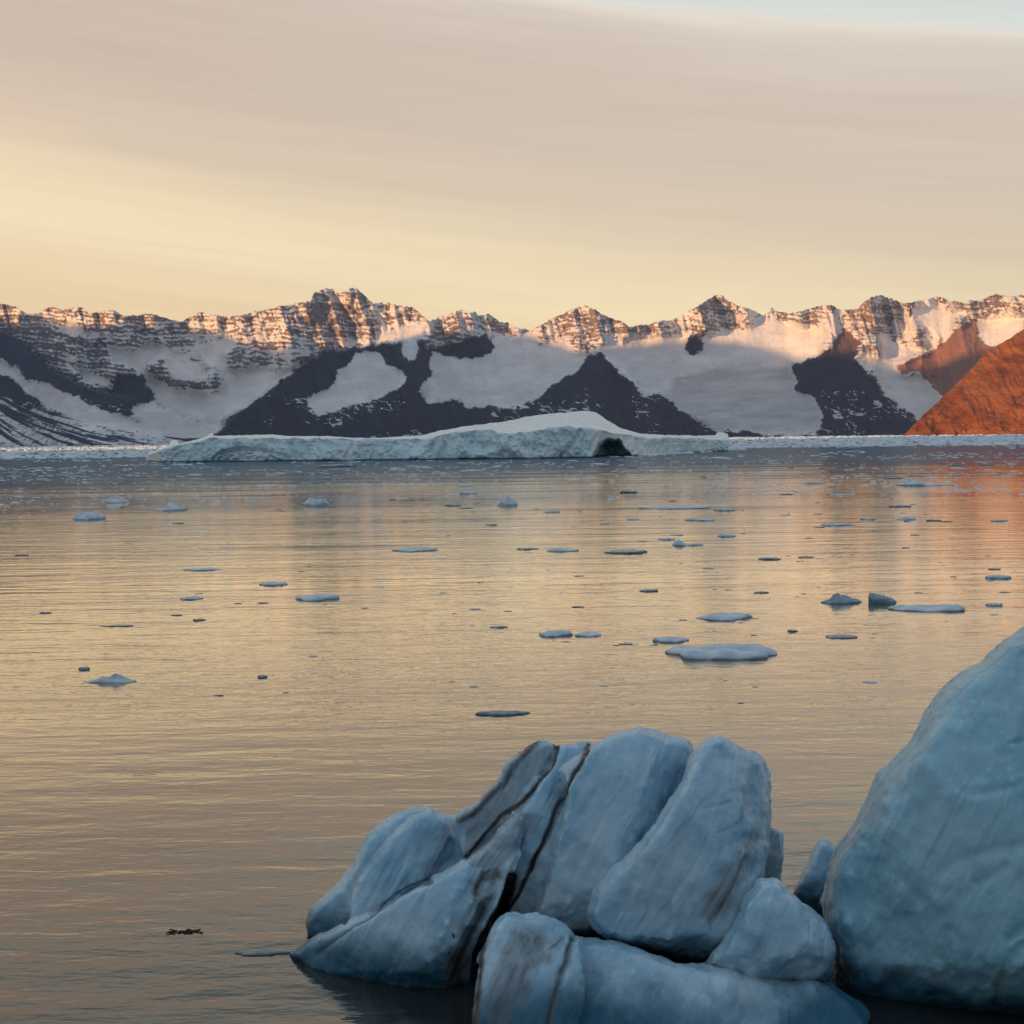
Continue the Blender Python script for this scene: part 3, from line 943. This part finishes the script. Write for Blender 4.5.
L1 = z5([(85, 700), (95, 650), (150, 600), (210, 540), (240, 480), (290, 400), (350, 350), (440, 305), (490, 300), (530, 330),
         (580, 335), (600, 360), (660, 385), (670, 410), (640, 520), (560, 600), (420, 660), (300, 740), (180, 760), (100, 740)])
L1b = z5([(215, 690), (215, 610), (250, 540), (330, 440), (420, 340), (490, 310), (560, 350), (590, 420), (520, 540), (420, 600), (300, 720)])
L2 = z5([(20, 790), (100, 738), (200, 690), (320, 640), (420, 580), (520, 530), (600, 490), (700, 400), (790, 300), (802, 380),
         (792, 470), (765, 560), (740, 630), (705, 720), (670, 800), (645, 920), (640, 1090), (390, 1090), (370, 980), (270, 920), (120, 890), (80, 845)])
RDG = z5([(575, 335), (650, 290), (720, 220), (756, 150), (800, 128), (850, 92), (912, 86), (925, 120), (890, 200), (835, 240), (790, 290),
          (900, 330), (820, 430), (740, 520), (640, 520), (600, 450), (590, 380)])
C1 = z5([(840, 205), (880, 185), (912, 98), (970, 91), (1030, 92), (1130, 120), (1120, 300), (1060, 500), (1000, 700), (850, 720), (720, 700),
         (745, 560), (750, 460), (700, 420), (740, 330)])
SA = z6([(-5, 180), (100, 95), (180, 60), (260, 38), (310, 55), (350, 75), (430, 83), (455, 120), (440, 200), (400, 290), (350, 400),
         (290, 500), (240, 590), (180, 690), (100, 740), (0, 730), (-130, 700), (-90, 640), (-60, 560), (-30, 430), (10, 300)])
SB = z6([(440, 120), (490, 73), (540, 70), (590, 103), (640, 118), (680, 150), (702, 210), (704, 300), (702, 400), (690, 510), (650, 600),
         (610, 700), (560, 790), (480, 840), (380, 825), (300, 795), (230, 765), (150, 740), (100, 705), (92, 650), (108, 590), (160, 520), (220, 478),
         (290, 400), (340, 320), (390, 235)])
EP = z6([(680, 372), (740, 378), (748, 430), (738, 540), (720, 640), (670, 640), (670, 480)])
CORE = z5([(330, 760), (460, 620), (640, 520), (760, 330), (900, 180), (1100, 160), (1330, 200), (1540, 330), (1560, 560), (1500, 720), (1300, 790), (1000, 780), (760, 900), (500, 960)])
middle = ice_body('iceberg', [
    dict(poly=L1, depth=22.3, thick=0.62, rad=26, lean=0.35, side=0.25, back=1.0),
    dict(poly=L1b, depth=21.95, thick=0.55, rad=22, lean=0.35, side=0.3, seed=6, fs=0.35, facets=[((362, 859), (-0.96, -0.26), 1.1), ((415, 850), (0.85, 0.5), 0.7)]),
    dict(poly=L2, depth=19.75, thick=0.7, rad=28, lean=0.55, side=-0.6, back=1.2, seed=5, fs=0.4, facets=[((440, 915), (0.906, 0.424), 0.8), ((360, 972), (-0.1, 1.0), 1.4)]),
    dict(poly=RDG, depth=21.9, thick=0.42, rad=17, lean=0.3),
    dict(poly=C1, depth=21.15, thick=0.5, rad=22, lean=0.40, side=-0.1, back=0.9),
    dict(poly=SA, depth=20.9, thick=0.75, rad=30, lean=0.40, side=0.1, back=1.2, seed=4, fs=0.38, facets=[((640, 800), (0.926, 0.377), 0.9), ((560, 900), (0.3, 0.95), 0.5)]),
    dict(poly=SB, depth=20.1, thick=0.95, rad=36, lean=0.32, side=0.05, back=1.8, seed=3, fs=0.42, facets=[((741, 800), (1.0, 0.014), 1.6), ((640, 935), (0.0, 1.0), 1.6), ((655, 830), (-0.82, -0.57), 0.4)]),
    dict(poly=EP, depth=21.2, thick=0.3, rad=10, lean=0.1),
    dict(poly=CORE, depth=22.0, thick=0.6, rad=40, lean=0.3),
], 0.024, amp=0.020, grooves=[
    (z5([(1010, 120), (950, 230), (890, 350), (840, 470), (790, 580), (745, 650)]), 2.2, 0.10),
    (z5([(930, 250), (880, 400), (820, 520)]), 1.6, 0.05),
    (z5([(910, 110), (885, 190), (800, 300), (700, 400), (620, 475)]), 3.0, 0.10),
    (z5([(500, 545), (400, 590), (300, 660), (200, 730), (120, 790)]), 2.4, 0.10),
    (z5([(240, 480), (230, 580), (215, 690)]), 2.5, 0.08),
    (z5([(765, 540), (735, 640), (695, 720), (655, 800), (635, 1024)]), 4.0, 0.14),
    (z5([(560, 420), (520, 480), (490, 540)]), 3.0, 0.06),
    (z6([(600, 110), (640, 200), (610, 330), (590, 480), (590, 680)]), 4.0, 0.05),
    (z6([(560, 290), (480, 310)]), 2.0, 0.04), (z6([(600, 360), (520, 390)]), 2.0, 0.03),
], dirt=[
    (z5([(1015, 100), (950, 230), (890, 350), (840, 470), (790, 580), (745, 650)]), 3.2, 0.95),
    (z5([(935, 280), (880, 400), (820, 520), (760, 600)]), 1.8, 0.7),
    (z5([(850, 95), (800, 140), (730, 230), (660, 310), (600, 350)]), 7.0, 0.8),
    (z5([(915, 100), (890, 190), (800, 280), (730, 340), (670, 400), (610, 480)]), 3.5, 0.95),
    (z5([(500, 540), (400, 590), (300, 660), (200, 730), (120, 790)]), 1.6, 0.7),
    (z5([(765, 540), (735, 640), (695, 720), (655, 800), (635, 1024)]), 8.0, 1.0),
    (z5([(560, 420), (500, 540)]), 6.0, 0.55),
    (z5([(575, 725), (578, 735)]), 1.8, 1.0), (z5([(560, 790), (563, 795)]), 1.2, 1.0),
], dirt_zones=[
    (RDG, 0.5, 6), (z5([(620, 560), (740, 530), (740, 640), (680, 760), (640, 1024), (480, 1024), (500, 860), (560, 700)]), 0.86, 22),
    (z5([(640, 500), (760, 430), (770, 540), (640, 640), (600, 600)]), 0.8, 15),
    (z6([(440, 560), (560, 420), (600, 330), (690, 300), (690, 480), (590, 690), (480, 760), (400, 680)]), 0.62, 22),
    (EP, 0.6, 4),
])
tag(middle, 'large cluster of leaning blue ice slabs with dirty streaks, floating in the foreground', 'iceberg')

SM = z6([(590, 660), (615, 600), (665, 545), (700, 536), (735, 545), (765, 585), (830, 640), (885, 700), (915, 785), (905, 850), (870, 930),
         (700, 930), (560, 880), (470, 830), (540, 745)])
lump = ice_body('ice_block', [dict(poly=SM, depth=19.1, thick=0.8, rad=36, lean=0.4, side=0.0, seed=7, fs=0.45, facets=[((799, 915), (0.93, -0.36), 1.0), ((760, 930), (-0.8, 0.6), 0.4), ((780, 955), (0.0, 1.0), 1.2)])], 0.022, amp=0.028,
                grooves=[(z6([(740, 560), (830, 660), (880, 780)]), 3, 0.03)])
tag(lump, 'small rounded pale ice block wedged between the streaked slabs and the tall ice wall', 'ice block')

WG = z6([(770, 590), (790, 550), (820, 490), (835, 440), (870, 408), (915, 428), (960, 480), (950, 700), (860, 720), (800, 650)])
wedge = ice_body('ice_block', [dict(poly=WG, depth=22.6, thick=0.35, rad=18, lean=0.2)], 0.022, amp=0.04)
tag(wedge, 'small dark blue pointed ice block behind the tall ice wall at the water gap', 'ice block')

FL1 = z5([(625, 1300), (630, 1024), (660, 790), (700, 705), (745, 662), (850, 652), (900, 668), (950, 700), (1000, 745), (1030, 900), (960, 1300)])
FL2 = z6([(-40, 760), (20, 735), (100, 743), (200, 755), (300, 795), (360, 815), (480, 822), (600, 850), (700, 868), (840, 868), (900, 888), (960, 938),
          (1010, 980), (1040, 1040), (1070, 1250), (900, 1330), (0, 1330), (-110, 1200), (-80, 900)])
front = ice_body('ice_block', [
    dict(poly=FL1, depth=17.9, thick=0.6, rad=28, lean=0.75, side=0.15, seed=14, nf=5, fs=0.6),
    dict(poly=FL2, depth=17.6, thick=0.8, rad=40, lean=0.95, side=0.0, back=1.0, seed=12, nf=6, fs=0.4, facets=[((700, 965), (-0.25, -0.97), 0.35), ((800, 1000), (0.75, 0.66), 0.2), ((620, 1000), (-0.8, 0.6), 0.35)])], 0.024, amp=0.026,
    grooves=[(z5([(965, 740), (930, 850), (890, 1024), (880, 1200)]), 4, 0.10)],
    dirt=[(z5([(965, 740), (930, 850), (890, 1024), (880, 1200)]), 4.5, 0.75), (z5([(700, 700), (670, 800), (650, 1024)]), 5, 0.8),
          (z5([(930, 740), (890, 780)]), 3, 0.7)],
    dirt_zones=[(z5([(640, 1300), (640, 1024), (670, 800), (740, 670), (850, 660), (950, 740), (870, 900), (800, 1024), (780, 1300)]), 0.62, 20)])
tag(front, 'low wide ice block at the bottom edge, in front of the streaked slabs', 'ice block')

BW = z7([(1290, 1010), (1280, 860), (1200, 300), (1080, 60), (960, -40), (800, -30), (700, 0), (649, 33), (600, 60), (560, 95), (540, 122), (500, 135), (450, 178),
         (410, 232), (370, 308), (330, 358), (280, 398), (250, 468), (215, 530), (195, 560), (162, 615), (155, 670), (140, 720), (170, 830), (190, 930), (220, 1010),
         (400, 1010), (700, 1015), (1000, 1020)])
wall = ice_body('iceberg', [dict(poly=BW, depth=19.3, thick=1.7, rad=95, lean=0.42, side=-0.2, step=2.0, back=2.4, bev=16, bt=0.3, nf=7, fs=0.30, seed=9, facets=[((930, 770), (-0.84, -0.54), 0.8), ((900, 965), (0.0, 1.0), 0.9), ((905, 850), (-0.8, 0.6), 0.3), ((990, 800), (0.35, -0.94), 0.25)])], 0.030, amp=0.022, mat=M_WALL,
                grooves=[(z7([(500, 440), (560, 442), (600, 430), (680, 410)]), 5, 0.10), (z7([(615, 318), (680, 300)]), 3, 0.08),
                         (z7([(500, 610), (570, 585), (670, 575)]), 7, 0.08), (z7([(530, 670), (570, 650), (605, 628)]), 5, 0.07),
                         (z7([(610, 810), (660, 780)]), 5, 0.12), (z7([(580, 970), (600, 880), (640, 830), (690, 800)]), 5, 0.10),
                         (z7([(440, 860), (470, 740), (540, 660)]), 8, 0.06), (z7([(230, 720), (280, 640), (380, 560)]), 10, 0.05)])
tag(wall, 'tall smooth blue-green ice wall rising off the right edge of the foreground', 'iceberg')

# ---------------------------------------------------------------- floating ice
def floe_mesh(name, w, d, hgt, flat, seed, mat, lumps=0, wedge=False):
    r = np.random.default_rng(seed)
    n, m = 40, 12
    th = np.linspace(0, 2 * np.pi, n, endpoint=False)
    out = 1 + (0.17 if flat else 0.11) * sum(np.sin(k * th + r.random() * 6.28) * r.uniform(0.4, 1) / (k ** 0.6) for k in range(2, 11))
    px_ = r.uniform(0.0, 0.45, 2)                      # how pointed each end is
    ysq = 1 - np.where(np.cos(th) > 0, px_[0], px_[1]) * np.abs(np.cos(th)) ** 1.5
    ox, oy = out * np.cos(th), out * np.sin(th) * ysq
    ox = ox / np.abs(ox).max()
    oy = oy / np.abs(oy).max()
    prof = [(0.86, -0.6), (0.97, -0.1), (1.0, 0.18), (0.97, 0.50 if flat else 0.30), (0.90, 0.74 if flat else 0.48)] + \
           [(q, (0.82 + 0.18 * (1 - q)) if flat else 0.55 + 0.45 * (1 - q / 0.9) ** 0.9) for q in (0.78, 0.62, 0.46, 0.30, 0.15)]
    V = []
    sx, sy = r.random(2) * 50
    tlt = r.uniform(-0.3, 0.3) if not wedge else -0.6
    for q, zf in prof:
        x = q * ox
        y = q * oy
        if flat:
            zz = zf + fbm2(x * 3.2 + sx, y * 2.4 + sy, 4) * (0.5 if zf > 0.15 else 0)
        elif zf > 0.1:
            zz = math.sqrt(max(1 - (q * 0.97) ** 2, 0.02)) * (0.9 + 0.9 * fbm2(x * 2.0 + sx, y * 1.8 + sy, 5, 0.6)) + 0 * x
        else:
            zz = zf + 0 * x
        if zf > 0.1:
            zz = zz * (1 + tlt * x)
        if lumps and zf > 0.1:
            zz = zz * (0.30 + 0.9 * np.clip(vn2(x * lumps + sx, y * 0.6 + sy) + 0.45, 0, 1) + 0.5 * np.abs(fbm2(x * 5 + sx, y * 4 + sy, 3)))
        V.append(np.column_stack([x * w / 2, y * d / 2, np.maximum(zz, 0.03 if zf > 0.1 else -9)]))
    V = np.concatenate(V)
    V[:, 2] *= hgt / V[:, 2].max()
    k = len(prof)
    tip = V[-n:].mean(0)[None]
    bot = np.array([[0, 0, -0.6 * hgt]])
    V = np.concatenate([V, tip, bot])
    i = np.arange(k * n).reshape(k, n)
    j = np.roll(i, -1, 1)
    f = [tuple(t) for t in np.stack([i[:-1], j[:-1], j[1:], i[1:]], -1).reshape(-1, 4)]
    f += [(a, b, k * n) for a, b in zip(i[-1], j[-1])] + [(b, a, k * n + 1) for a, b in zip(i[0], j[0])]
    me = bpy.data.meshes.new(name)
    me.from_pydata(V.tolist(), [], [tuple(int(c) for c in t) for t in f])
    me.polygons.foreach_set('use_smooth', np.ones(len(me.polygons), bool))
    me.materials.append(mat)
    return me


FLOES = [  # x0, x1, y0, y1, shape, label
    (68, 101, 508, 520, 'lump', 'thick pale round-topped floe, nearest of the lumps drifting below the iceberg\'s left end'),
    (101, 127, 494, 503, 'lump', 'low pale bit of ice just beyond the thick rounded floe on the left'),
    (150, 184, 500, 511, 'peaks', 'pale floe with two little upright knobs, left of the long iceberg\'s reflection'),
    (300, 328, 494, 506, 'peaks', 'pale blue hump-topped floe drifting alone below the left half of the long iceberg'),
    (291, 339, 590, 601, 'flat', 'thick blue bar-shaped floe on golden water left of centre'),
    (256, 286, 579, 586, 'flat', 'thin dark floe just up and left of the thick blue bar-shaped floe'),
    (177, 201, 595, 600, 'flat', 'thin small floe with a dark left end on golden water at left'),
    (80, 135, 672, 683, 'peaks', 'two-lobed blue floe with a dark left half, nearest floe on the left'),
    (256, 267, 671, 678, 'clear', 'small dark angular chunk of ice on calm golden water left of centre'),
    (76, 89, 664, 670, 'clear', 'small dark scrap just above the two-lobed blue floe'),
    (180, 221, 567, 571, 'flat', 'long thin pale sliver of ice on rippled water at left'),
    (98, 133, 624, 627, 'clear', 'long dark sliver of ice above the two-lobed blue floe'),
    (191, 205, 617, 621, 'clear', 'short dark sliver right of the long dark one at left'),
    (388, 437, 546, 552, 'flat', 'long narrow pale floe tapering at both ends, left of centre'),
    (546, 580, 546, 552, 'flat', 'pale narrow floe at centre, right of a smaller dark one in the same row'),
    (604, 650, 547, 554, 'clear', 'dark green-grey narrow floe right of the centre'),
    (516, 539, 546, 550, 'clear', 'small dark floe left of the pale narrow central one'),
    (640, 660, 587, 592, 'clear', 'small dark pointed floe alone right of centre'),
    (538, 574, 627, 637, 'flat', 'blue slab floe, left one of a close pair at centre'),
    (575, 603, 630, 637, 'flat', 'smaller blue slab floe, right one of a close pair at centre'),
    (457, 477, 488, 494, 'lump', 'small pale floe far out below the middle of the long iceberg'),
    (497, 518, 490, 506, 'lump', 'pale blue block of ice below the middle of the long iceberg'),
    (620, 638, 487, 493, 'clear', 'small green-dark floe below the iceberg\'s cave'),
    (472, 531, 709, 716, 'clear', 'long dark scrap of wet ice on calm water above the foreground slabs'),
    (670, 791, 640, 660, 'flat', 'largest flat white floe, long and pale with a dark underside, right of centre'),
    (654, 693, 634, 643, 'flat', 'small flat pale floe just beyond the left end of the largest white floe'),
    (697, 758, 610, 621, 'flat', 'flat rectangular white floe beyond the largest one'),
    (822, 866, 591, 604, 'peaks', 'dark blue lumpy floe with a high left end, right of centre'),
    (871, 899, 591, 604, 'wedge', 'dark wedge-shaped chunk of ice beside the dark blue lumpy floe'),
    (894, 975, 602, 612, 'flat', 'long thin white floe pointed at both ends, near the right edge'),
    (988, 1005, 600, 606, 'flat', 'small pale floe by the right edge, past the long pointed one'),
    (989, 1015, 572, 579, 'flat', 'small flat pale floe near the right edge, under a tiny dark speck'),
    (899, 921, 514, 520, 'lump', 'bright blue chunk of ice in the orange reflection at right'),
    (824, 858, 521, 526, 'flat', 'flat pale floe in the dark reflection at right'),
    (862, 880, 515, 520, 'flat', 'tiny pale floe between the flat one and the bright blue chunk at right'),
    (686, 718, 515, 521, 'flat', 'flat blue floe under a long sliver right of centre'),
    (718, 738, 530, 537, 'flat', 'small blue flat-topped floe right of centre'),
    (673, 705, 538, 546, 'peaks', 'lumpy floe with a dark right end just left of a small flat-topped one'),
    (903, 962, 477, 486, 'peaks', 'long bright floe far out in front of the red hill'),
    (806, 828, 479, 484, 'flat', 'small bright far floe left of the long one off the red hill'),
    (640, 715, 505, 509, 'flat', 'very long thin sliver of ice right of centre'),
    (716, 739, 505, 511, 'flat', 'blue floe at the right end of the very long sliver'),
    (760, 784, 555, 560, 'clear', 'dark narrow scrap of ice right of centre, alone in peach water'),
    (826, 860, 633, 639, 'clear', 'dark thin floe on the water beyond the tall ice wall'),
    (788, 799, 628, 632, 'clear', 'tiny dark chip right above the largest white floe\'s right end'),
    (990, 1003, 567, 570, 'clear', 'tiny dark speck of ice near the right edge, above a flat pale floe'),
]
for k, (x0, x1, y0, y1, shp, lab) in enumerate(FLOES):
    c = on_water(np.array((x0 + x1) / 2), np.array(float(y1)))
    dist = c[1]
    m = dist / F
    w = (x1 - x0) * m
    H = y1 - y0
    lowp = dist * dist / (F * CAM_H)
    rim = {'flat': 0.40, 'clear': 0.38, 'lump': 0.65, 'peaks': 0.75, 'wedge': 0.8}[shp]
    hgt = H * rim * m
    dep = float(np.clip(H * (1 - rim) * lowp, 0.3 * w, 0.9 * w))
    mat = M_DARK if shp == 'clear' else (M_MID if shp == 'wedge' or 'dark blue' in lab else M_FLOE)
    me = floe_mesh('ice_floe', w, dep, hgt, shp in ('flat', 'clear', 'wedge'), 100 + k, mat, 2.2 if shp == 'peaks' else 0, shp == 'wedge')
    o = bpy.data.objects.new('ice_floe', me)
    COL.objects.link(o)
    o.location = (c[0], c[1] + dep * 0.5, 0)
    tag(o, lab, 'ice floe', 'ice floes drifting on the bay')

# thin blue foot of ice awash at the left tip of the foreground slabs
c = on_water(np.array(262.0), np.array(955.5))
me = floe_mesh('ice_floe', 58 * c[1] / F, 0.22, 0.035, True, 77, M_DARK)
o = bpy.data.objects.new('ice_floe', me)
COL.objects.link(o)
o.location = (c[0], c[1] + 0.1, 0)
tag(o, 'thin blue sliver of ice awash at the left tip of the streaked slabs', 'ice floe')

# dark weed in the near water
c = on_water(np.array(181.0), np.array(932.0))
V, Fc = [], []
wr = np.random.default_rng(5)
for q in range(26):
    cx, cy = wr.normal(0, 0.13), wr.normal(0, 0.06)
    if q > 17:
        cx = 0.22 + wr.normal(0, 0.06)
    a, l_ = wr.normal(0.1, 0.6), wr.uniform(0.05, 0.14)
    n_ = 6
    for s_ in range(n_):
        t_ = s_ / (n_ - 1) - 0.5
        wd = 0.018 * (1 - abs(t_) * 1.5)
        x_, y_ = cx + t_ * l_ * math.cos(a), cy + t_ * l_ * math.sin(a) + 0.02 * math.sin(6 * t_ + q)
        z_ = 0.02 + 0.02 * math.sin(q + 4 * t_)
        b0 = len(V)
        V += [(x_, y_ - wd, z_ - 0.02), (x_, y_, z_ + 0.02), (x_, y_ + wd, z_ - 0.02)]
        if s_:
            for e_ in range(3):
                Fc.append((b0 - 3 + e_, b0 - 3 + (e_ + 1) % 3, b0 + (e_ + 1) % 3, b0 + e_))
weed = mesh_obj('seaweed', V, Fc, M_WEED)
weed.location = (c[0], c[1], 0)
weed.scale = (1.15, 0.8, 0.45)
tag(weed, 'dark ragged clump of seaweed floating alone at lower left', 'seaweed')

# many little scraps, copies of a few shapes
protos = [floe_mesh('ice_scrap', 1, 0.5, 0.085, True, 300 + i, M_DARK if i % 3 else M_FLOE) for i in range(6)]
sr = np.random.default_rng(21)
placed = 0
while placed < 270:
    x = sr.uniform(-10, 1034)
    y = 462 + 260 * sr.random() ** 2.0
    hy = y - horizon(x)
    if hy < 26 or (x > 880 and y > 640):
        continue
    den = 0.35 + 0.65 * sstep(250, 700, x)
    if sr.random() > den:
        continue
    c = on_water(np.array(x), np.array(y))
    s_ = sr.lognormal(1.8, 0.6) * c[1] / F
    o = bpy.data.objects.new('ice_scrap', protos[sr.integers(6)])
    COL.objects.link(o)
    o.location = c
    o.scale = (s_ * sr.choice([-1, 1]), s_ * sr.uniform(0.7, 1.4), s_ * sr.uniform(0.6, 1.1))
    o.rotation_euler = (0, 0, sr.uniform(-0.3, 0.3))
    tag(o, 'tiny scrap of drift ice scattered on the bay', 'ice scrap', 'tiny scraps of drift ice on the bay')
    placed += 1

# far-off brash ice: reads as one pale band along the shore
br = np.random.default_rng(8)
BV, BF = [], []
unit = np.array([(math.cos(a), math.sin(a)) for a in np.linspace(0, 2 * np.pi, 8, endpoint=False)])


def add_brash(x, py, w, h):
    c = on_water(np.array(x), np.array(py))
    j = 1 + br.normal(0, 0.2, 8)
    base_ = np.column_stack([unit * (w / 2) * j[:, None] * [1, 0.8], np.full(8, -0.1)])
    mid = base_ * [0.9, 0.9, 1]
    mid[:, 2] = h * br.uniform(0.4, 0.9, 8)
    tp_ = mid * [0.45, 0.45, 1]
    tp_[:, 2] = h * br.uniform(0.7, 1.2, 8)
    b0 = len(BV) * 24
    BV.append(np.concatenate([base_, mid, tp_]) + [c[0], c[1], 0])
    for r0 in (0, 8):
        for i in range(8):
            BF.append((b0 + r0 + i, b0 + r0 + (i + 1) % 8, b0 + r0 + 8 + (i + 1) % 8, b0 + r0 + 8 + i))
    for i in (0, 2, 4):
        BF.append((b0 + 16, b0 + 16 + i + 1, b0 + 16 + i + 2, b0 + 16 + (i + 3) % 8))


for _ in range(5200):
    side = br.random()
    if side < 0.66:
        x = 690 + 420 * br.random() ** 0.85
        hy = 2.3 + 10.5 * br.random() ** 1.25
    else:
        x = -60 + 240 * br.random()
        hy = 2.3 + 12 * br.random() ** 1.2
    m = CAM_H / hy
    add_brash(x, horizon(x) + hy, m * br.lognormal(1.3, 0.5), m * br.uniform(0.5, 1.3))
for _ in range(4200):       # thinner drift in front of it, in wind rows
    x = br.uniform(-40, 1064)
    hy = 13 + 50 * br.random() ** 1.5
    if vn2(np.array(x / 60.0), np.array(hy / 3.0)) < br.uniform(-0.5, 0.6):
        continue
    m = CAM_H / hy
    add_brash(x, horizon(x) + hy, m * br.lognormal(1.3, 0.6), m * br.uniform(0.15, 0.6))
for _ in range(1500):
    x = br.uniform(-40, 1064)
    hy = 40 + 110 * br.random() ** 1.5
    if vn2(np.array(x / 90.0 + 7), np.array(hy / 6.0)) < br.uniform(-0.2, 0.7):
        continue
    m = CAM_H / hy
    add_brash(x, horizon(x) + hy, m * br.lognormal(0.9, 0.55), m * br.uniform(0.15, 0.4))
for _ in range(500):        # packed against the long berg's low end
    x = br.uniform(640, 745)
    m = CAM_H / 17
    add_brash(x, np.interp(x, [640, 745], [455.5, 450]) - 3.5 * br.random() * (x > 690), m * br.lognormal(1.2, 0.5), m * br.uniform(0.4, 1.4))
brash = mesh_obj('brash_ice', np.concatenate(BV), BF, M_BRASH, smooth=False)
tag(brash, 'pale band of broken pack ice along the far shore', 'pack ice', kind='stuff')

# ---------------------------------------------------------------- air
ztop = max(allP[..., 2].max(), OP[..., 2].max(), Ph[..., 2].max()) + 20
xs, ys, zs = (-10800, 10800), (-7400, 13600), (-30, ztop)
hv = [(x, y, z) for z in zs for y in ys for x in xs]
hz_o = mesh_obj('haze', hv, [(0, 2, 3, 1), (4, 5, 7, 6), (0, 1, 5, 4), (2, 6, 7, 3), (0, 4, 6, 2), (1, 3, 7, 5)],
                bpy.data.materials.new('haze'), smooth=False)
hm = hz_o.data.materials[0]
hm.use_nodes = True
hm.node_tree.nodes.clear()
ho = hm.node_tree.nodes.new('ShaderNodeOutputMaterial')
pv = hm.node_tree.nodes.new('ShaderNodeVolumePrincipled')
pv.inputs['Color'].default_value = (0.52, 0.68, 1.0, 1)
pv.inputs['Density'].default_value = 2.3e-5
hm.node_tree.links.new(pv.outputs[0], ho.inputs['Volume'])
tag(hz_o, None, None, kind='stuff')

# ---------------------------------------------------------------- render settings
scene.render.engine = 'CYCLES'
scene.cycles.use_denoising = True
scene.cycles.max_bounces = 6
scene.cycles.volume_bounces = 0
scene.cycles.caustics_reflective = False
scene.cycles.caustics_refractive = False
vs_ = scene.view_settings
vs_.view_transform = 'Standard'
vs_.look = 'None'
vs_.exposure = 0.3
vs_.gamma = 1.0
vs_.use_curve_mapping = False
